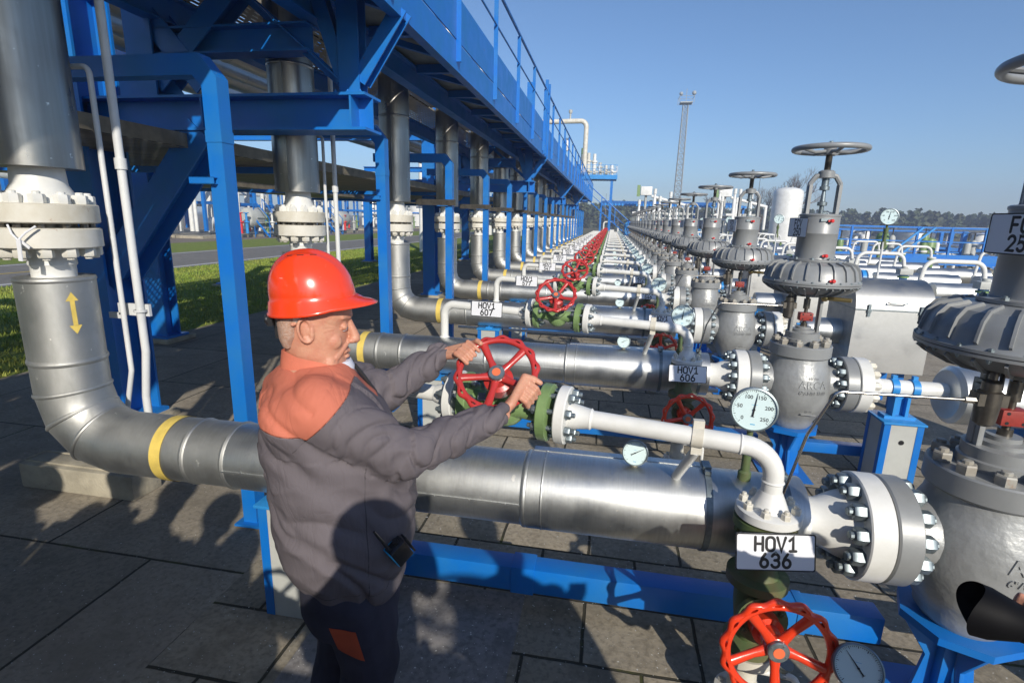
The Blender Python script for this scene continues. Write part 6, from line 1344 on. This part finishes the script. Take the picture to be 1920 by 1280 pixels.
# ------------------------------------------------------------ plant beyond the road on the left
def at_px_units():
    global units; units = []; rnd = random.Random(11); n = 0
    spots = [(-30,15.5),(-31,21),(-34,27),(-31,33.5),(-34,40),(-31,47),(-35,55),(-31,64),(-36,73),(-33,84)]
    names = ['with a fat silver tank','with white elbows and a blue ladder','with a tall pale vessel','with blue stairs in front','with a green motor','with stacked white pipes','with a silver drum','with pale blue railings','with a leaning pipe bundle','with a distant white tank']
    for k, (X, Y) in enumerate(spots):
        t = empty('process_unit', (X+3.0,Y,0), 'process unit across the road %s, %s from left' % (names[k], ORD[k]), 'process unit', 'process units beyond the road'); t.scale = (1.15,1.1,1.5); Wx, Wy = 5.5, 5.0
        for x in (0,-Wx):
            for y in (0,Wy/2,Wy): part('frame_post', MB().bb(x-.09,x+.09,y-.09,y+.09,.3,3.6), BLUE, t)
        mb = MB()
        for z in (1.6,3.5):
            for x in (0,-Wx): mb.bb(x-.07,x+.07,0,Wy,z-.07,z+.07)
            for y in (0,Wy/2,Wy): mb.bb(-Wx,0,y-.06,y+.06,z-.06,z+.06)
        part('frame_beams', mb, BLUE, t, smooth=False)
        for q in range(6):
            z = rnd.uniform(.7,3.9); r = rnd.uniform(.07,.2); x = rnd.uniform(-2.5,.4); y0 = rnd.uniform(-1.5,1); y1 = rnd.uniform(3,6.5)
            part('pipe', MB().tube(fillet([(x,y0,.3),(x,y0,z),(x,y1,z),(x-.1,y1,.4)],.3,5),r,12), [WHITE,WHITE,CONDUIT,ALU][q%4], t)
        part('header_pipe', MB().cyl((.5,-1.5,3.75),(.5,6.8,3.75),.24,n=18), WHITE, t)
        r = rnd.uniform(.8,1.3) if k in (0,2,6,9) else .5; h = rnd.uniform(2.8,3.6)
        part('vessel', MB().lathe([(r,.2),(r,h),(r*.8,h+.2),(.2,h+.35)],(-1.2,rnd.uniform(1,3.6),0),(0,0,1),26), ALU if k % 2 == 0 else WHITE, t)
        part('drum', MB().lathe([(.1,-.1),(.45,0),(.5,.1),(.5,1.6),(.45,1.7),(.1,1.8)],(.9,rnd.uniform(1.5,3),.95),(0,1,0),20), PGREY, t)
        for y in (.6,2.4): part('drum_leg', MB().bb(.85,.95,y+1.2,y+1.3,.0,.55), BLUE, t)
        s0 = rnd.uniform(-1,3.5); mb = MB()
        for q in range(4): mb.bb(1.2+q*.28,1.48+q*.28,s0,s0+1.,.95-.24*q,.98-.24*q)
        part('steps', mb, PGREY, t, smooth=False); mb = MB()
        for yy_ in (s0,s0+1.): mb.bar((1.2,yy_,.95),(2.3,yy_,.0),.04,.1); mb.bar((1.2,yy_,1.9),(2.3,yy_,.95),.04,.04); mb.bb(1.18,1.22,yy_-.02,yy_+.02,.0,1.9); mb.bb(2.28,2.32,yy_-.02,yy_+.02,0,.95)
        part('step_rails', mb, BLUE, t, smooth=False)
        for q in range(5):
            yv = rnd.uniform(-1,6); part('valve', MB().lathe([(.1,.2),(.1,.7),(.2,.72),(.2,.78),(.07,.8),(.07,1.15),(.17,1.17),(.17,1.2)],(rnd.uniform(.8,1.6),yv,0),(0,0,1),12), [GREEN,WHITE,REDP,PGREY,LBLUE][q], t)
        units.append(t)
        part('concrete_base', MB().bb(-6,1.0,-1.6,6.6,.001,.12), CONC, t)
    return
at_px_units()
for k in range(9):
    o = dup(tree(units[k]), units[k], (16.5+k*6.6 if k < 6 else 19+(k-6)*9, 29+3*(k % 2) if k < 6 else 42, 0), 'low blue framed pipework behind the blue railing, %s cluster' % ORD[k], scale=(1.0,1.0,.50)); o['group'] = 'pipework behind the blue railing'
# ------------------------------------------------------------ woods and trees
LEAF = mat('pine_foliage', (.050,.078,.034), .8, nscale=.25, col2=(.085,.090,.045)); BARK = mat('bark', (.12,.09,.07), .9)
def wood():
    rnd = random.Random(5); mb = MB()
    X = -70.
    while X < 330:
        Y = 150+rnd.uniform(-6,22); h = (7.0 if X < 12 else 6.0)+rnd.uniform(-.5,.5)+.5*noise.noise(Vector((X*.05,0,0))); rr = rnd.uniform(1.6,2.8)
        for q in range(95):
            z = h*rnd.random()**.95; w_ = rr*(1.05-z/h)**.55; t = rnd.uniform(0,6.28); d = w_*rnd.random()**.5; p = Vector((X+d*math.cos(t), Y+d*math.sin(t), z)); s_ = rnd.uniform(.3,.75)
            a_ = Vector((rnd.gauss(0,1),rnd.gauss(0,1),rnd.gauss(0,1))).normalized(); b_ = a_.cross(Vector((0,0,1))).normalized(); c_ = a_.cross(b_)
            mb.add([p+b_*s_, p+c_*s_*.8, p-b_*s_, p-c_*s_*.8], [(0,1,2,3)])
        X += rnd.uniform(.3,.62)
    return mb
tag(part('distant_wood', wood(), LEAF, smooth=False), 'dark line of pine wood along the horizon', 'wood', kind='stuff')
def bare_tree(X, Y, h, seed, l):
    rnd = random.Random(seed); t = empty('bare_tree', (X,Y,0), l, 'tree', 'leafless trees on the skyline'); tr_ = MB(); tw = MB()
    def grow(p, d, L_, r, k):
        q = p+d*L_; (tr_ if k < 2 else tw).tube([p, p.lerp(q,.5)+Vector((rnd.uniform(-.1,.1),rnd.uniform(-.1,.1),0))*L_*.4, q], r, 5 if k < 2 else 3, rs=[r, r*.8, r*.6], caps=False)
        if k >= 6: return
        for _ in range(3 if k else 5):
            dd = (d+Vector((rnd.gauss(0,.38),rnd.gauss(0,.38),rnd.uniform(.0,.35)))).normalized(); grow(p.lerp(q, rnd.uniform(.55,1)), dd, L_*rnd.uniform(.6,.8), r*.58, k+1)
    grow(Vector((0,0,0)), Vector((.02,0,1)), h*.30, h*.018, 0)
    part('trunk', tr_, BARK, t); part('crown', tw, BARK, t, smooth=False)
bare_tree(27.2,90,12.5,3,'largest leafless tree behind the second control valve'); bare_tree(24.0,95,9.5,4,'smaller leafless tree left of the large one'); bare_tree(17.6,100,8.5,9,'faint leafless tree behind the third control valve')

# ------------------------------------------------------------ air
hz = bpy.data.materials.new('haze'); hz.use_nodes = True; hn_ = hz.node_tree; hn_.nodes.remove(hn_.nodes['Principled BSDF'])
pv = hn_.nodes.new('ShaderNodeVolumePrincipled'); pv.inputs['Density'].default_value = .0021; pv.inputs['Color'].default_value = (.62,.72,.95,1); hn_.links.new(pv.outputs[0], hn_.nodes['Material Output'].inputs['Volume'])
tag(part('haze', MB().bb(-400,420,-80,420,-1.1,27.5), hz, smooth=False), kind='stuff')
